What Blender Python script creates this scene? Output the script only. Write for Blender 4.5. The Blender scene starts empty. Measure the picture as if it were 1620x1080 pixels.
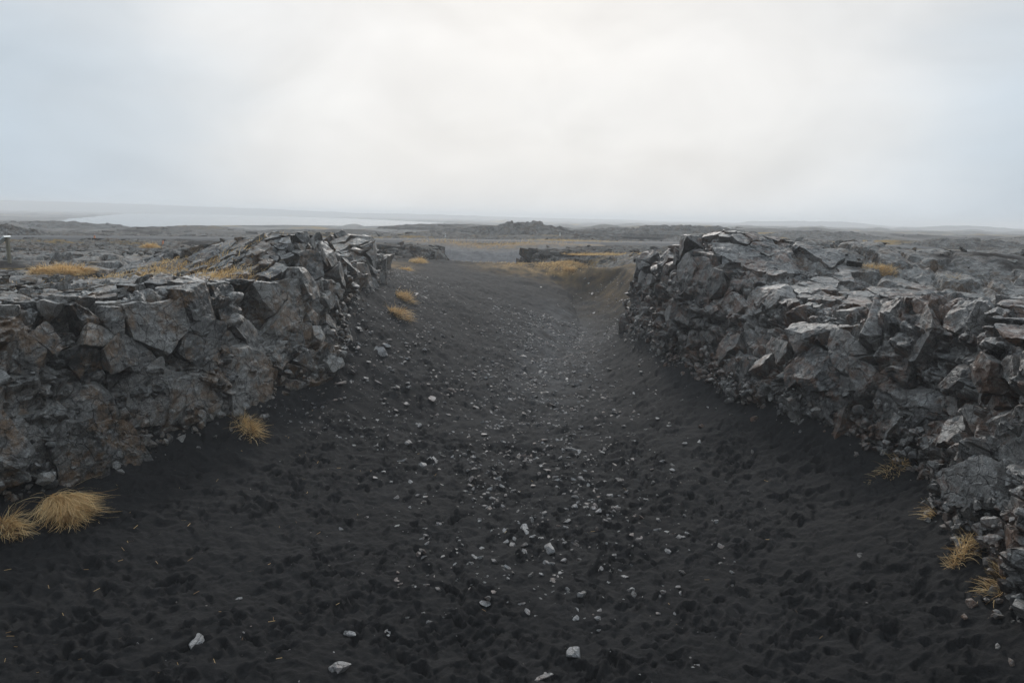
import bpy, bmesh, math, random
import numpy as np
from mathutils import Matrix, Vector

random.seed(7)
RNG = np.random.default_rng(7)
SC = bpy.context.scene
COL = SC.collection

# ------------------------------------------------------------------ camera
CAM_Z = 7.0
PITCH = math.radians(10.4)
ROLL = math.radians(1.2)
FPX = 1080.0                                   # focal length in pixels of the 1620 px wide photograph
cam = bpy.data.cameras.new('camera')
cam.sensor_width = 36.0
cam.lens = 24.0
cam.clip_start = 0.1
cam.clip_end = 9000
cam_ob = bpy.data.objects.new('camera', cam)
COL.objects.link(cam_ob)
_f = np.array([0, math.cos(PITCH), -math.sin(PITCH)])
_u0 = np.array([0, math.sin(PITCH), math.cos(PITCH)])
_r0 = np.array([1.0, 0, 0])
_r = _r0 * math.cos(ROLL) + _u0 * math.sin(ROLL)
_u = -_r0 * math.sin(ROLL) + _u0 * math.cos(ROLL)
cam_ob.matrix_world = Matrix(((_r[0], _u[0], -_f[0], 0), (_r[1], _u[1], -_f[1], 0), (_r[2], _u[2], -_f[2], CAM_Z), (0, 0, 0, 1)))
SC.camera = cam_ob

# ------------------------------------------------------------------ sky, sun, exposure
SUN_EL = math.radians(30)
SUN_AZ = math.radians(1.5)                    # measured from +Y towards +X: the sun stands behind the cloud ahead
sun_dir = Vector((math.sin(SUN_AZ) * math.cos(SUN_EL), math.cos(SUN_AZ) * math.cos(SUN_EL), math.sin(SUN_EL)))
world = bpy.data.worlds.new('World')
SC.world = world
world.use_nodes = True
wn = world.node_tree
wn.nodes.clear()
def N(nt, t, **kw):
    n = nt.nodes.new(t)
    for k, v in kw.items():
        setattr(n, k, v)
    return n
wo = N(wn, 'ShaderNodeOutputWorld')
wb = N(wn, 'ShaderNodeBackground')
wb.inputs['Strength'].default_value = 0.1
sky = N(wn, 'ShaderNodeTexSky', sky_type='NISHITA')
sky.sun_disc = False
sky.sun_elevation = SUN_EL
sky.sun_rotation = SUN_AZ
sky.dust_density = 4.0
tc = N(wn, 'ShaderNodeTexCoord')
dot = N(wn, 'ShaderNodeVectorMath', operation='DOT_PRODUCT')
wn.links.new(tc.outputs['Generated'], dot.inputs[0])
dot.inputs[1].default_value = tuple(Vector((0.03, 1.0, 0.36)).normalized())
wnoise = N(wn, 'ShaderNodeTexNoise')
wnoise.inputs['Scale'].default_value = 2.2
wnoise.inputs['Detail'].default_value = 4.0
wnoise.inputs['Roughness'].default_value = 0.45
wmap = N(wn, 'ShaderNodeMapping')
wmap.inputs['Scale'].default_value = (1.0, 1.0, 2.4)
wmap.inputs['Location'].default_value = (3.1, 0.4, 0.2)
wn.links.new(tc.outputs['Generated'], wmap.inputs['Vector'])
wn.links.new(wmap.outputs['Vector'], wnoise.inputs['Vector'])
wadd = N(wn, 'ShaderNodeMath', operation='MULTIPLY_ADD')
wn.links.new(wnoise.outputs['Fac'], wadd.inputs[0])
wadd.inputs[1].default_value = 0.24
wn.links.new(dot.outputs['Value'], wadd.inputs[2])
wr = N(wn, 'ShaderNodeValToRGB')
wr.color_ramp.interpolation = 'B_SPLINE'
el = wr.color_ramp.elements
el[0].position = 0.0; el[0].color = (0.330, 0.375, 0.420, 1)
el[1].position = 1.0; el[1].color = (0.890, 0.886, 0.876, 1)
for _p, _c in ((0.5, (0.420, 0.480, 0.540)), (0.78, (0.505, 0.600, 0.695)), (0.86, (0.560, 0.655, 0.745)), (0.915, (0.690, 0.745, 0.795)), (0.955, (0.83, 0.838, 0.840))):
    e2 = el.new(_p); e2.color = _c + (1,)
wrange = N(wn, 'ShaderNodeMapRange')
wrange.inputs['From Min'].default_value = -0.6; wrange.inputs['From Max'].default_value = 1.11
wn.links.new(wadd.outputs['Value'], wrange.inputs['Value'])
wn.links.new(wrange.outputs['Result'], wr.inputs['Fac'])
# an overcast sky grows brighter towards the zenith
wsep = N(wn, 'ShaderNodeSeparateXYZ'); wn.links.new(tc.outputs['Generated'], wsep.inputs[0])
wzen = N(wn, 'ShaderNodeMapRange', interpolation_type='SMOOTHSTEP')
wzen.inputs['From Min'].default_value = 0.25; wzen.inputs['From Max'].default_value = 1.0
wzen.inputs['To Min'].default_value = 10.0; wzen.inputs['To Max'].default_value = 20.0
wn.links.new(wsep.outputs['Z'], wzen.inputs['Value'])
wsc = N(wn, 'ShaderNodeVectorMath', operation='SCALE')
# soft mottled cloud
wn2 = N(wn, 'ShaderNodeTexNoise'); wn2.inputs['Scale'].default_value = 4.5; wn2.inputs['Detail'].default_value = 5.0; wn2.inputs['Roughness'].default_value = 0.5; wn2.inputs['Distortion'].default_value = 0.4
wmap2 = N(wn, 'ShaderNodeMapping'); wmap2.inputs['Scale'].default_value = (1.0, 1.0, 1.8); wmap2.inputs['Location'].default_value = (7.7, 1.9, 4.0)
wn.links.new(tc.outputs['Generated'], wmap2.inputs['Vector']); wn.links.new(wmap2.outputs['Vector'], wn2.inputs['Vector'])
wcl = N(wn, 'ShaderNodeMapRange'); wcl.inputs['From Min'].default_value = 0.3; wcl.inputs['From Max'].default_value = 0.7; wcl.inputs['To Min'].default_value = 0.90; wcl.inputs['To Max'].default_value = 1.06
wn.links.new(wn2.outputs['Fac'], wcl.inputs['Value'])
wmul = N(wn, 'ShaderNodeVectorMath', operation='SCALE')
wn.links.new(wr.outputs['Color'], wmul.inputs[0]); wn.links.new(wcl.outputs['Result'], wmul.inputs['Scale'])
wn.links.new(wmul.outputs['Vector'], wsc.inputs[0])
wn.links.new(wzen.outputs['Result'], wsc.inputs['Scale'])
wm = N(wn, 'ShaderNodeMix', data_type='RGBA')
wm.inputs['Factor'].default_value = 0.97
wn.links.new(sky.outputs['Color'], wm.inputs['A'])
wn.links.new(wsc.outputs['Vector'], wm.inputs['B'])
wn.links.new(wm.outputs['Result'], wb.inputs['Color'])
wn.links.new(wb.outputs['Background'], wo.inputs['Surface'])

sun = bpy.data.lights.new('sun', 'SUN')
sun.energy = 1.5
sun.angle = math.radians(10)
sun.color = (1.0, 0.965, 0.92)
sun_ob = bpy.data.objects.new('sun', sun)
COL.objects.link(sun_ob)
sun_ob.rotation_euler = (-sun_dir).to_track_quat('-Z', 'Y').to_euler()
sun_ob.location = (0, 60, 80)

SC.view_settings.view_transform = 'Standard'
SC.view_settings.look = 'None'
SC.view_settings.gamma = 1.0
SC.view_settings.exposure = 0.0
SC.view_settings.use_curve_mapping = False
SC.cycles.use_denoising = True
SC.cycles.max_bounces = 6
SC.cycles.volume_bounces = 2
SC.cycles.use_adaptive_sampling = True
SC.cycles.adaptive_threshold = 0.015

# ------------------------------------------------------------------ noise in numpy
def _mix(h):
    h = (h ^ (h >> np.uint32(13))) * np.uint32(1274126177)
    h = (h ^ (h >> np.uint32(16))) * np.uint32(2654435761)
    return h ^ (h >> np.uint32(15))

def _axes(i, seed, ds):
    c = (np.uint32(374761393), np.uint32(668265263), np.uint32(2246822519))
    out = []
    for a in range(3):
        b = i[:, a].astype(np.int64).astype(np.uint32)
        out.append({d: (b + np.uint32(d & 0xffffffff)) * c[a] for d in ds})
    out[0] = {d: v + np.uint32((seed * 3266489917) & 0xffffffff) for d, v in out[0].items()}
    return out

_K10 = np.float32(1 / 1024.0)
def _three(h):
    m = np.uint32(1023)
    return (h & m).astype(np.float32) * _K10, ((h >> np.uint32(10)) & m).astype(np.float32) * _K10, ((h >> np.uint32(20)) & m).astype(np.float32) * _K10

def _r01(h, k):
    h = (h + np.uint32((k * 2654435769) & 0xffffffff)) * np.uint32(2246822519)
    h = (h ^ (h >> np.uint32(14))) * np.uint32(3266489917)
    h = h ^ (h >> np.uint32(16))
    return (h & np.uint32(0xffffff)).astype(np.float32) / np.float32(16777216.0)

def vnoise(p, seed=0):
    """Gradient noise in about -1..1 for an (n,3) array."""
    p = np.asarray(p, np.float32)
    fl = np.floor(p)
    f = p - fl
    w = f * f * f * (f * (f * 6 - 15) + 10)
    ax = _axes(fl, seed, (0, 1))
    out = np.zeros(len(p), np.float32)
    for dx in (0, 1):
        wx = w[:, 0] if dx else 1 - w[:, 0]
        for dy in (0, 1):
            wxy = wx * (w[:, 1] if dy else 1 - w[:, 1])
            for dz in (0, 1):
                wz = w[:, 2] if dz else 1 - w[:, 2]
                a, b, c = _three(_mix(ax[0][dx] + ax[1][dy] + ax[2][dz]))
                out += wxy * wz * ((a * 2 - 1) * (f[:, 0] - dx) + (b * 2 - 1) * (f[:, 1] - dy) + (c * 2 - 1) * (f[:, 2] - dz))
    return out * np.float32(1.5)

def fbm(p, seed=0, octv=4, gain=0.5):
    a, s, o = 1.0, 1.0, np.zeros(len(p), np.float32)
    for k in range(octv):
        o += a * vnoise(p * s + 17.3 * k, seed + k)
        a *= gain
        s *= 2.03
    return o

def cells(p, seed=0, flat=False):
    """Cellular noise: F1, F2, per-cell hash, vector from the cell centre."""
    p = np.asarray(p, np.float32)
    n = len(p)
    fl = np.floor(p)
    f = p - fl
    ax = _axes(fl, seed, (-1, 0, 1))
    F1 = np.full(n, 9e9, np.float32); F2 = np.full(n, 9e9, np.float32)
    H = np.zeros(n, np.uint32); V = np.zeros((n, 3), np.float32)
    for dx in (-1, 0, 1):
        for dy in (-1, 0, 1):
            for dz in ((0,) if flat else (-1, 0, 1)):
                h = _mix(ax[0][dx] + ax[1][dy] + ax[2][dz])
                a, b, c = _three(h)
                vx = f[:, 0] - dx - a; vy = f[:, 1] - dy - b; vz = (f[:, 2] - dz - c) if not flat else f[:, 2] * 0
                d = vx * vx + vy * vy + vz * vz
                k = d < F1
                F2 = np.where(k, F1, np.minimum(F2, d))
                F1 = np.where(k, d, F1)
                H = np.where(k, h, H)
                V[k, 0] = vx[k]; V[k, 1] = vy[k]; V[k, 2] = vz[k]
    return np.sqrt(F1), np.sqrt(F2), H, V

def facet(p, scale, seed, tilt=0.5, step=0.5, crack=0.25, cw=0.09, aniso=(1, 1, 1), flat=False):
    """Broken-rock relief: every cell is its own tilted plane with an open joint round it; returns height (in cell units) and a tone."""
    q = p * (np.array(aniso, np.float32) / scale)
    F1, F2, H, V = cells(q, seed, flat)
    t = (_r01(H, 5) - 0.5) * 2 * V[:, 0] + (_r01(H, 6) - 0.5) * 2 * V[:, 1] + (_r01(H, 7) - 0.5) * 2 * V[:, 2]
    e = F2 - F1
    h = tilt * t + step * (_r01(H, 8) - 0.5) - crack * np.exp(-(e / cw) ** 2)
    return (h * scale).astype(np.float32), _r01(H, 9)

def sstep(a, b, x):
    t = np.clip((x - a) / (b - a), 0, 1)
    return t * t * (3 - 2 * t)

# ------------------------------------------------------------------ pixels of the photograph to rays
def ray(px, py):
    a = (px - 810) / FPX; b = (540 - py) / FPX
    return _f + a * _r + b * _u

def at_dist(px, py, dist):
    d = ray(px, py)
    return d / d[1] * dist + np.array([0, 0, CAM_Z])

# ------------------------------------------------------------------ the lie of the land
# foot of the two cliffs, x / z at a number of depths y
LB = np.array([(-60, -12.5, 1.6), (-6, -12.0, 1.6), (4, -11.4, 1.6), (9, -10.9, 1.5), (12.5, -10.0, 1.4), (15, -8.7, 1.4), (17.5, -7.4, 1.45), (20.2, -6.5, 1.7), (23, -6.1, 2.6),
               (26.5, -6.3, 3.4), (31, -6.6, 3.8), (36, -7.0, 4.1), (40, -8.2, 4.0), (46, -8.6, 3.5), (53, -8.6, 3.4), (58, -7.6, 2.6), (63, -7.5, 1.7), (76, -7.5, 1.8), (84, -7.5, 3.0), (2000, -7.5, 3.0)])
RB = np.array([(-60, 7.5, 1.7), (-6, 7.3, 1.7), (4, 7.7, 1.7), (8.9, 7.75, 1.7), (11.2, 8.15, 1.65), (13.8, 9.0, 1.65), (15.5, 8.6, 1.6), (17.7, 7.9, 1.6), (19.6, 7.35, 1.6), (22, 7.2, 1.6), (24.6, 6.4, 1.55),
               (30, 5.95, 1.5), (34.5, 6.0, 1.6), (37, 7.2, 2.2), (41, 8.6, 3.0), (50, 8.0, 3.4), (57, 3.4, 2.8), (63, 1.4, 1.7), (70, 1.3, 1.7), (76, 1.4, 1.8), (84, 1.2, 3.0), (2000, 1.2, 3.0)])
def left_x(y): return np.interp(y, LB[:, 0], LB[:, 1])
def left_z(y): return np.interp(y, LB[:, 0], LB[:, 2])
def right_x(y): return np.interp(y, RB[:, 0], RB[:, 1])
def right_z(y): return np.interp(y, RB[:, 0], RB[:, 2])

def sand_z(x, y, detail=False):
    x = np.asarray(x, float); y = np.asarray(y, float)
    xl, xr = left_x(y), right_x(y)
    yw = np.where(y > 58, y + 0.05 * np.minimum((x + 3) ** 2, 40) * sstep(58, 66, y), y)
    zc = np.interp(yw, [-20, 10, 20, 33, 40, 45, 49, 52, 54, 56, 58, 62, 67, 72, 78, 83, 200], [0, 0, 0.05, 0.12, 0.2, 0.4, 1.0, 2.0, 2.9, 3.2, 2.8, 1.0, 0.6, 1.2, 2.9, 3.55, 3.4])
    xc = np.interp(y, [0, 20, 33, 41, 50, 56, 61, 84], [0.4, 0.8, 2.3, 4.3, 4.3, 1.0, -2.5, -3.0])
    zl = np.maximum(left_z(y), zc + 0.2); zr = np.maximum(right_z(y), zc + 0.2)
    tl = np.clip((xc - x) / np.maximum(xc - xl, 0.5), 0, 1.5)
    tr = np.clip((x - xc) / np.maximum(xr - xc, 0.5), 0, 1.5)
    z = zc + (zl - zc) * np.where(tl > 1, 1 + (tl - 1) * 0.6, tl ** np.interp(y, [20, 30, 40, 46, 54, 58], [2.1, 1.3, 0.95, 0.55, 0.6, 1.8])) + (zr - zc) * np.where(tr > 1, 1 + (tr - 1) * 0.6, tr ** 2.3)
    z = z + 0.28 * np.exp(-np.abs(x - xl) / 0.55) * (y < 38) + 0.28 * np.exp(-np.abs(x - xr) / 0.55) * (y < 38)
    return z

# mounds and hollows of the plateau: x, y, rx, ry, height
BUMPS = [(-8.2, 24.3, 1.7, 2.0, 1.35), (-10.5, 26.5, 3.0, 1.9, 1.1), (-13.5, 29.0, 3.0, 1.6, 0.5), (-8.0, 34.0, 1.5, 2.6, 1.35),
         (-9.0, 18.5, 1.6, 1.6, 0.25), (-11.8, 14.0, 2.2, 2.0, 0.1),
         (8.0, 27.5, 2.2, 2.6, 1.25), (11.5, 27.5, 3.6, 2.6, 1.15), (15.0, 28.0, 3.0, 2.6, 0.7), (6.7, 34.0, 0.9, 1.8, 1.05), (8.5, 31.0, 2.0, 1.5, 0.2),
         (11.5, 15.0, 3.4, 2.6, 0.55), (9.3, 12.0, 1.4, 2.4, 0.35), (18.5, 26.0, 4.0, 3.0, 0.75), (23.0, 28.0, 5.0, 3.0, 1.0), (24, 36, 9.0, 3.5, 0.95),
         (8.3, 20.0, 1.8, 2.2, -0.35), (13, 21.0, 3.5, 2.0, -0.35), (-16, 23, 4, 4, -0.35), (-24, 33, 8, 6, -0.35)]
def plain_z(x, y):
    x = np.asarray(x, np.float32); y = np.asarray(y, np.float32)
    sh = x.shape
    x = x.ravel(); y = y.ravel()
    d = np.sqrt(x * x + y * y)
    az = np.degrees(np.arctan2(x, np.maximum(y, 1e-3)))
    left = np.interp(d, [0, 20, 40, 90, 180, 300, 420, 900, 6000], [4.75, 4.75, 4.35, 3.45, 1.5, -1.4, -2.6, -2.6, -2.6])
    mid = np.interp(d, [0, 20, 40, 90, 180, 300, 500, 900, 6000], [4.75, 4.75, 4.35, 3.35, 2.9, 1.2, -1.0, -2.0, -2.0])
    right = np.interp(d, [0, 20, 40, 90, 180, 300, 500, 900, 6000], [4.75, 4.75, 4.4, 3.6, 3.2, 2.6, 1.8, 0.5, 0.0])
    w1 = sstep(-14, -2, az); w2 = sstep(2, 16, az)
    z = left * (1 - w1) + mid * w1
    z = z * (1 - w2) + right * w2
    for bx, by, rx, ry, h in BUMPS:
        z = z + h * np.exp(-((x - bx) / rx) ** 2 - ((y - by) / ry) ** 2)
    p = np.stack([x, y, np.zeros_like(x)], 1)
    n1 = vnoise(p / 9.0, 3); n2 = vnoise(p / 3.6, 4); n3 = vnoise(p / 42.0, 5)
    far = np.clip(d / 60, 0.35, 1.6)
    bill = 0.55 - np.abs(n1)
    z = z + far * (0.42 * bill - 0.1) + 0.16 * (0.4 - np.abs(n2)) + np.clip(d / 120, 0, 1.6) * 0.9 * n3
    pa = p * np.array([1, 0.55, 1], np.float32)
    z = z + sstep(85, 170, d) * (2.6 * np.maximum(vnoise(pa / 21.0, 8), -0.1) + 2.0 * (0.42 - np.abs(vnoise(pa / 34.0, 9))) - 0.6)
    return z.reshape(sh)

def rift_d(x, y):
    """> 0 outside the rift (metres from the foot of the nearer cliff), < 0 inside; the rift closes at y = 86."""
    d = np.maximum(left_x(y) - x, x - right_x(y))
    return np.maximum(d, (y - 84))

def march(px, py, fun, t0=4.0, t1=400.0, step=0.004):
    d = ray(px, py)
    t = t0 * (1 + step) ** np.arange(int(math.log(t1 / t0) / math.log(1 + step)))
    z = CAM_Z + d[2] * t
    hit = np.nonzero(z < fun(d[0] * t, d[1] * t))[0]
    if not len(hit):
        return None
    k = t[hit[0]]
    return np.array([d[0] * k, d[1] * k, CAM_Z + d[2] * k])

# ------------------------------------------------------------------ objects
def obj(name, me, mat=None, parent=None, **props):
    if isinstance(me, str):
        me = bpy.data.meshes[me]
    o = bpy.data.objects.new(name, me)
    COL.objects.link(o)
    if mat is not None and me is not None and not me.materials:
        me.materials.append(mat)
    if parent is not None:
        o.parent = parent
    for k, v in props.items():
        o[k] = v
    return o

def mesh(name, v, quads=None, tris=None, smooth=True, attrs=None):
    me = bpy.data.meshes.new(name)
    v = np.asarray(v, np.float32)
    polys = []
    nq = 0 if quads is None else len(quads); nt = 0 if tris is None else len(tris)
    loops = np.concatenate([x.ravel() for x in (quads, tris) if x is not None and len(x)]).astype(np.int32)
    starts = np.concatenate([np.arange(nq) * 4, nq * 4 + np.arange(nt) * 3]).astype(np.int32)
    me.vertices.add(len(v)); me.vertices.foreach_set('co', v.ravel())
    me.loops.add(len(loops)); me.loops.foreach_set('vertex_index', loops)
    me.polygons.add(nq + nt); me.polygons.foreach_set('loop_start', starts)
    me.update(calc_edges=True)
    me.polygons.foreach_set('use_smooth', np.full(nq + nt, smooth, dtype=bool))
    for k, a in (attrs or {}).items():
        at = me.attributes.new(k, 'FLOAT', 'POINT')
        at.data.foreach_set('value', np.asarray(a, np.float32))
    me.validate()
    return me

def grid_quads(nr, nc, wrap=False):
    i = np.arange(nr * nc).reshape(nr, nc)
    if wrap:
        i = np.concatenate([i, i[:, :1]], 1)
    return np.stack([i[:-1, :-1], i[:-1, 1:], i[1:, 1:], i[1:, :-1]], -1).reshape(-1, 4)

# ------------------------------------------------------------------ materials
def new_mat(name):
    m = bpy.data.materials.new(name)
    m.use_nodes = True
    nt = m.node_tree
    b = nt.nodes['Principled BSDF']
    return m, nt, b

def noise_node(nt, scale, detail=6, rough=0.6, vec=None, w=None):
    n = N(nt, 'ShaderNodeTexNoise')
    n.inputs['Scale'].default_value = scale
    n.inputs['Detail'].default_value = detail
    n.inputs['Roughness'].default_value = rough
    if vec is not None:
        nt.links.new(vec, n.inputs['Vector'])
    return n

def ramp(nt, fac, stops):
    r = N(nt, 'ShaderNodeValToRGB')
    e = r.color_ramp.elements
    e[0].position, e[0].color = stops[0][0], stops[0][1]
    e[1].position, e[1].color = stops[-1][0], stops[-1][1]
    for p, c in stops[1:-1]:
        x = e.new(p); x.color = c
    nt.links.new(fac, r.inputs['Fac'])
    return r

def mixc(nt, fac, a, b, blend='MIX'):
    m = N(nt, 'ShaderNodeMix', data_type='RGBA', blend_type=blend)
    for s, v in (('Factor', fac), ('A', a), ('B', b)):
        if hasattr(v, 'is_linked'):
            nt.links.new(v, m.inputs[s])
        else:
            m.inputs[s].default_value = v
    return m.outputs['Result']

def g(v, a=1.0):
    return (v, v, v, a)

def rock_material(name, dark=(0.017, 0.015, 0.0135), light=(0.25, 0.235, 0.215), brown=(0.165, 0.090, 0.038), brown_amt=0.7, lichen_toplight_amt=0.5, rough=0.46, spread=1.0):
    m, nt, b = new_mat(name)
    L = nt.links
    geo = N(nt, 'ShaderNodeNewGeometry')
    pos = geo.outputs['Position']
    tone = N(nt, 'ShaderNodeAttribute', attribute_name='tone')
    n1 = noise_node(nt, 1.1, 7, 0.62, pos)
    n2 = noise_node(nt, 7.0, 8, 0.68, pos)
    n3 = noise_node(nt, 42.0, 6, 0.7, pos)
    a1 = N(nt, 'ShaderNodeMath', operation='MULTIPLY_ADD'); L.new(tone.outputs['Fac'], a1.inputs[0]); a1.inputs[1].default_value = 0.6 * spread; L.new(n1.outputs['Fac'], a1.inputs[2])
    a2 = N(nt, 'ShaderNodeMath', operation='MULTIPLY_ADD'); L.new(n2.outputs['Fac'], a2.inputs[0]); a2.inputs[1].default_value = 0.7; L.new(a1.outputs[0], a2.inputs[2])
    base = ramp(nt, a2.outputs[0], [(0.62, dark + (1,)), (0.95, tuple((x + y) * 0.42 for x, y in zip(dark, light)) + (1,)), (1.0, light + (1,))])
    base.color_ramp.elements[-1].position = 1.0
    # the ramp input runs over about 0.6 .. 1.5: bring it into range
    mr = N(nt, 'ShaderNodeMapRange'); L.new(a2.outputs[0], mr.inputs['Value'])
    mr.inputs['From Min'].default_value = 0.84; mr.inputs['From Max'].default_value = 1.40
    e = base.color_ramp.elements
    e[0].position = 0.08; e[1].position = 0.5; e[2].position = 0.95
    L.new(mr.outputs['Result'], base.inputs['Fac'])
    # rusty stains
    nb = noise_node(nt, 0.8, 5, 0.6, pos)
    nb2 = noise_node(nt, 3.4, 6, 0.7, pos)
    ab = N(nt, 'ShaderNodeMath', operation='ADD'); L.new(nb.outputs['Fac'], ab.inputs[0]); L.new(nb2.outputs['Fac'], ab.inputs[1])
    rb = ramp(nt, ab.outputs[0], [(0.0, g(0)), (1.0, g(1))])
    mb = N(nt, 'ShaderNodeMapRange'); L.new(ab.outputs[0], mb.inputs['Value']); mb.inputs['From Min'].default_value = 0.98; mb.inputs['From Max'].default_value = 1.16
    mb.inputs['To Max'].default_value = brown_amt
    col = mixc(nt, mb.outputs['Result'], base.outputs['Color'], brown + (1,))
    # pale lichen crusts: small islands, more on upward faces, doubling as painted highlights on the tops
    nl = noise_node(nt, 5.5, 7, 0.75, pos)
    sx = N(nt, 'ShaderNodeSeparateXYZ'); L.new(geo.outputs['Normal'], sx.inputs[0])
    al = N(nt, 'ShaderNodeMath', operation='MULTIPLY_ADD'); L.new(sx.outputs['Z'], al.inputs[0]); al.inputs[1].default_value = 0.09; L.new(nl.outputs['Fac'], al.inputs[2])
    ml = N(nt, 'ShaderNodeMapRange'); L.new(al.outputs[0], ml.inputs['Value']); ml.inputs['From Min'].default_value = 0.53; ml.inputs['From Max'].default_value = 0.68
    ml.inputs['To Max'].default_value = lichen_toplight_amt
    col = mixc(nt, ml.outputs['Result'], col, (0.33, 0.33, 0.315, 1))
    # joints: thin open cracks across the faces
    wv = noise_node(nt, 1.6, 4, 0.6, pos)
    wsub = N(nt, 'ShaderNodeVectorMath', operation='MULTIPLY_ADD'); L.new(wv.outputs['Color'], wsub.inputs[0]); wsub.inputs[1].default_value = (0.55, 0.55, 0.55); L.new(pos, wsub.inputs[2])
    vo = N(nt, 'ShaderNodeTexVoronoi', feature='DISTANCE_TO_EDGE'); vo.inputs['Scale'].default_value = 2.1; L.new(wsub.outputs['Vector'], vo.inputs['Vector'])
    vo2 = N(nt, 'ShaderNodeTexVoronoi', feature='DISTANCE_TO_EDGE'); vo2.inputs['Scale'].default_value = 5.5; L.new(wsub.outputs['Vector'], vo2.inputs['Vector'])
    ck = N(nt, 'ShaderNodeMapRange'); L.new(vo.outputs['Distance'], ck.inputs['Value']); ck.inputs['From Max'].default_value = 0.032
    ck2 = N(nt, 'ShaderNodeMapRange'); L.new(vo2.outputs['Distance'], ck2.inputs['Value']); ck2.inputs['From Max'].default_value = 0.035; ck2.inputs['To Min'].default_value = 0.72
    ckm = N(nt, 'ShaderNodeMath', operation='MULTIPLY'); L.new(ck.outputs['Result'], ckm.inputs[0]); L.new(ck2.outputs['Result'], ckm.inputs[1])
    dirt = mixc(nt, ckm.outputs[0], g(0.4), g(1.0))
    col = mixc(nt, 1.0, col, dirt, 'MULTIPLY')
    # fine speckle
    sp = ramp(nt, n3.outputs['Fac'], [(0.36, g(0.45)), (0.64, g(1.5))])
    col = mixc(nt, 1.0, col, sp.outputs['Color'], 'MULTIPLY')
    L.new(col, b.inputs['Base Color'])
    rr = N(nt, 'ShaderNodeMapRange'); L.new(n2.outputs['Fac'], rr.inputs['Value']); rr.inputs['To Min'].default_value = rough - 0.18; rr.inputs['To Max'].default_value = rough + 0.22
    L.new(rr.outputs['Result'], b.inputs['Roughness'])
    bm1 = N(nt, 'ShaderNodeBump'); bm1.inputs['Strength'].default_value = 0.75; bm1.inputs['Distance'].default_value = 0.05
    bm0 = N(nt, 'ShaderNodeBump'); bm0.inputs['Strength'].default_value = 0.8; bm0.inputs['Distance'].default_value = 0.03
    L.new(ckm.outputs[0], bm0.inputs['Height']); L.new(bm0.outputs['Normal'], bm1.inputs['Normal'])
    L.new(n2.outputs['Fac'], bm1.inputs['Height'])
    bm2 = N(nt, 'ShaderNodeBump'); bm2.inputs['Strength'].default_value = 0.6; bm2.inputs['Distance'].default_value = 0.012
    L.new(n3.outputs['Fac'], bm2.inputs['Height']); L.new(bm1.outputs['Normal'], bm2.inputs['Normal'])
    L.new(bm2.outputs['Normal'], b.inputs['Normal'])
    return m

def sand_material():
    m, nt, b = new_mat('black_sand')
    L = nt.links
    pos = N(nt, 'ShaderNodeNewGeometry').outputs['Position']
    n1 = noise_node(nt, 0.5, 6, 0.6, pos); n2 = noise_node(nt, 9.0, 7, 0.7, pos); n3 = noise_node(nt, 160.0, 3, 0.6, pos)
    c = ramp(nt, n1.outputs['Fac'], [(0.3, (0.0108, 0.0104, 0.0105, 1)), (0.7, (0.0190, 0.0182, 0.0183, 1))])
    s = ramp(nt, n3.outputs['Fac'], [(0.25, g(0.6)), (0.75, g(1.45))])
    s2 = ramp(nt, n2.outputs['Fac'], [(0.3, g(0.78)), (0.7, g(1.2))])
    col = mixc(nt, 1.0, c.outputs['Color'], s.outputs['Color'], 'MULTIPLY')
    col = mixc(nt, 1.0, col, s2.outputs['Color'], 'MULTIPLY')
    gr = N(nt, 'ShaderNodeAttribute', attribute_name='grit')  # pale gravel, with haze painted into its colour
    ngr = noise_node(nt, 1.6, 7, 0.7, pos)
    grit_haze_col = ramp(nt, ngr.outputs['Fac'], [(0.3, (0.06, 0.06, 0.062, 1)), (0.7, (0.15, 0.15, 0.153, 1))])
    col = mixc(nt, gr.outputs['Fac'], col, grit_haze_col.outputs['Color'])
    tf = N(nt, 'ShaderNodeAttribute', attribute_name='turf')
    nt2 = noise_node(nt, 7.0, 6, 0.7, pos)
    tcol = ramp(nt, nt2.outputs['Fac'], [(0.3, (0.10, 0.062, 0.026, 1)), (0.7, (0.34, 0.215, 0.085, 1))])
    col = mixc(nt, tf.outputs['Fac'], col, tcol.outputs['Color'])
    L.new(col, b.inputs['Base Color'])
    b.inputs['Roughness'].default_value = 0.85
    b.inputs['Specular IOR Level'].default_value = 0.12
    b1 = N(nt, 'ShaderNodeBump'); b1.inputs['Strength'].default_value = 0.8; b1.inputs['Distance'].default_value = 0.05; L.new(n2.outputs['Fac'], b1.inputs['Height'])
    b2 = N(nt, 'ShaderNodeBump'); b2.inputs['Strength'].default_value = 0.6; b2.inputs['Distance'].default_value = 0.006
    L.new(n3.outputs['Fac'], b2.inputs['Height']); L.new(b1.outputs['Normal'], b2.inputs['Normal'])
    L.new(b2.outputs['Normal'], b.inputs['Normal'])
    return m

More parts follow.
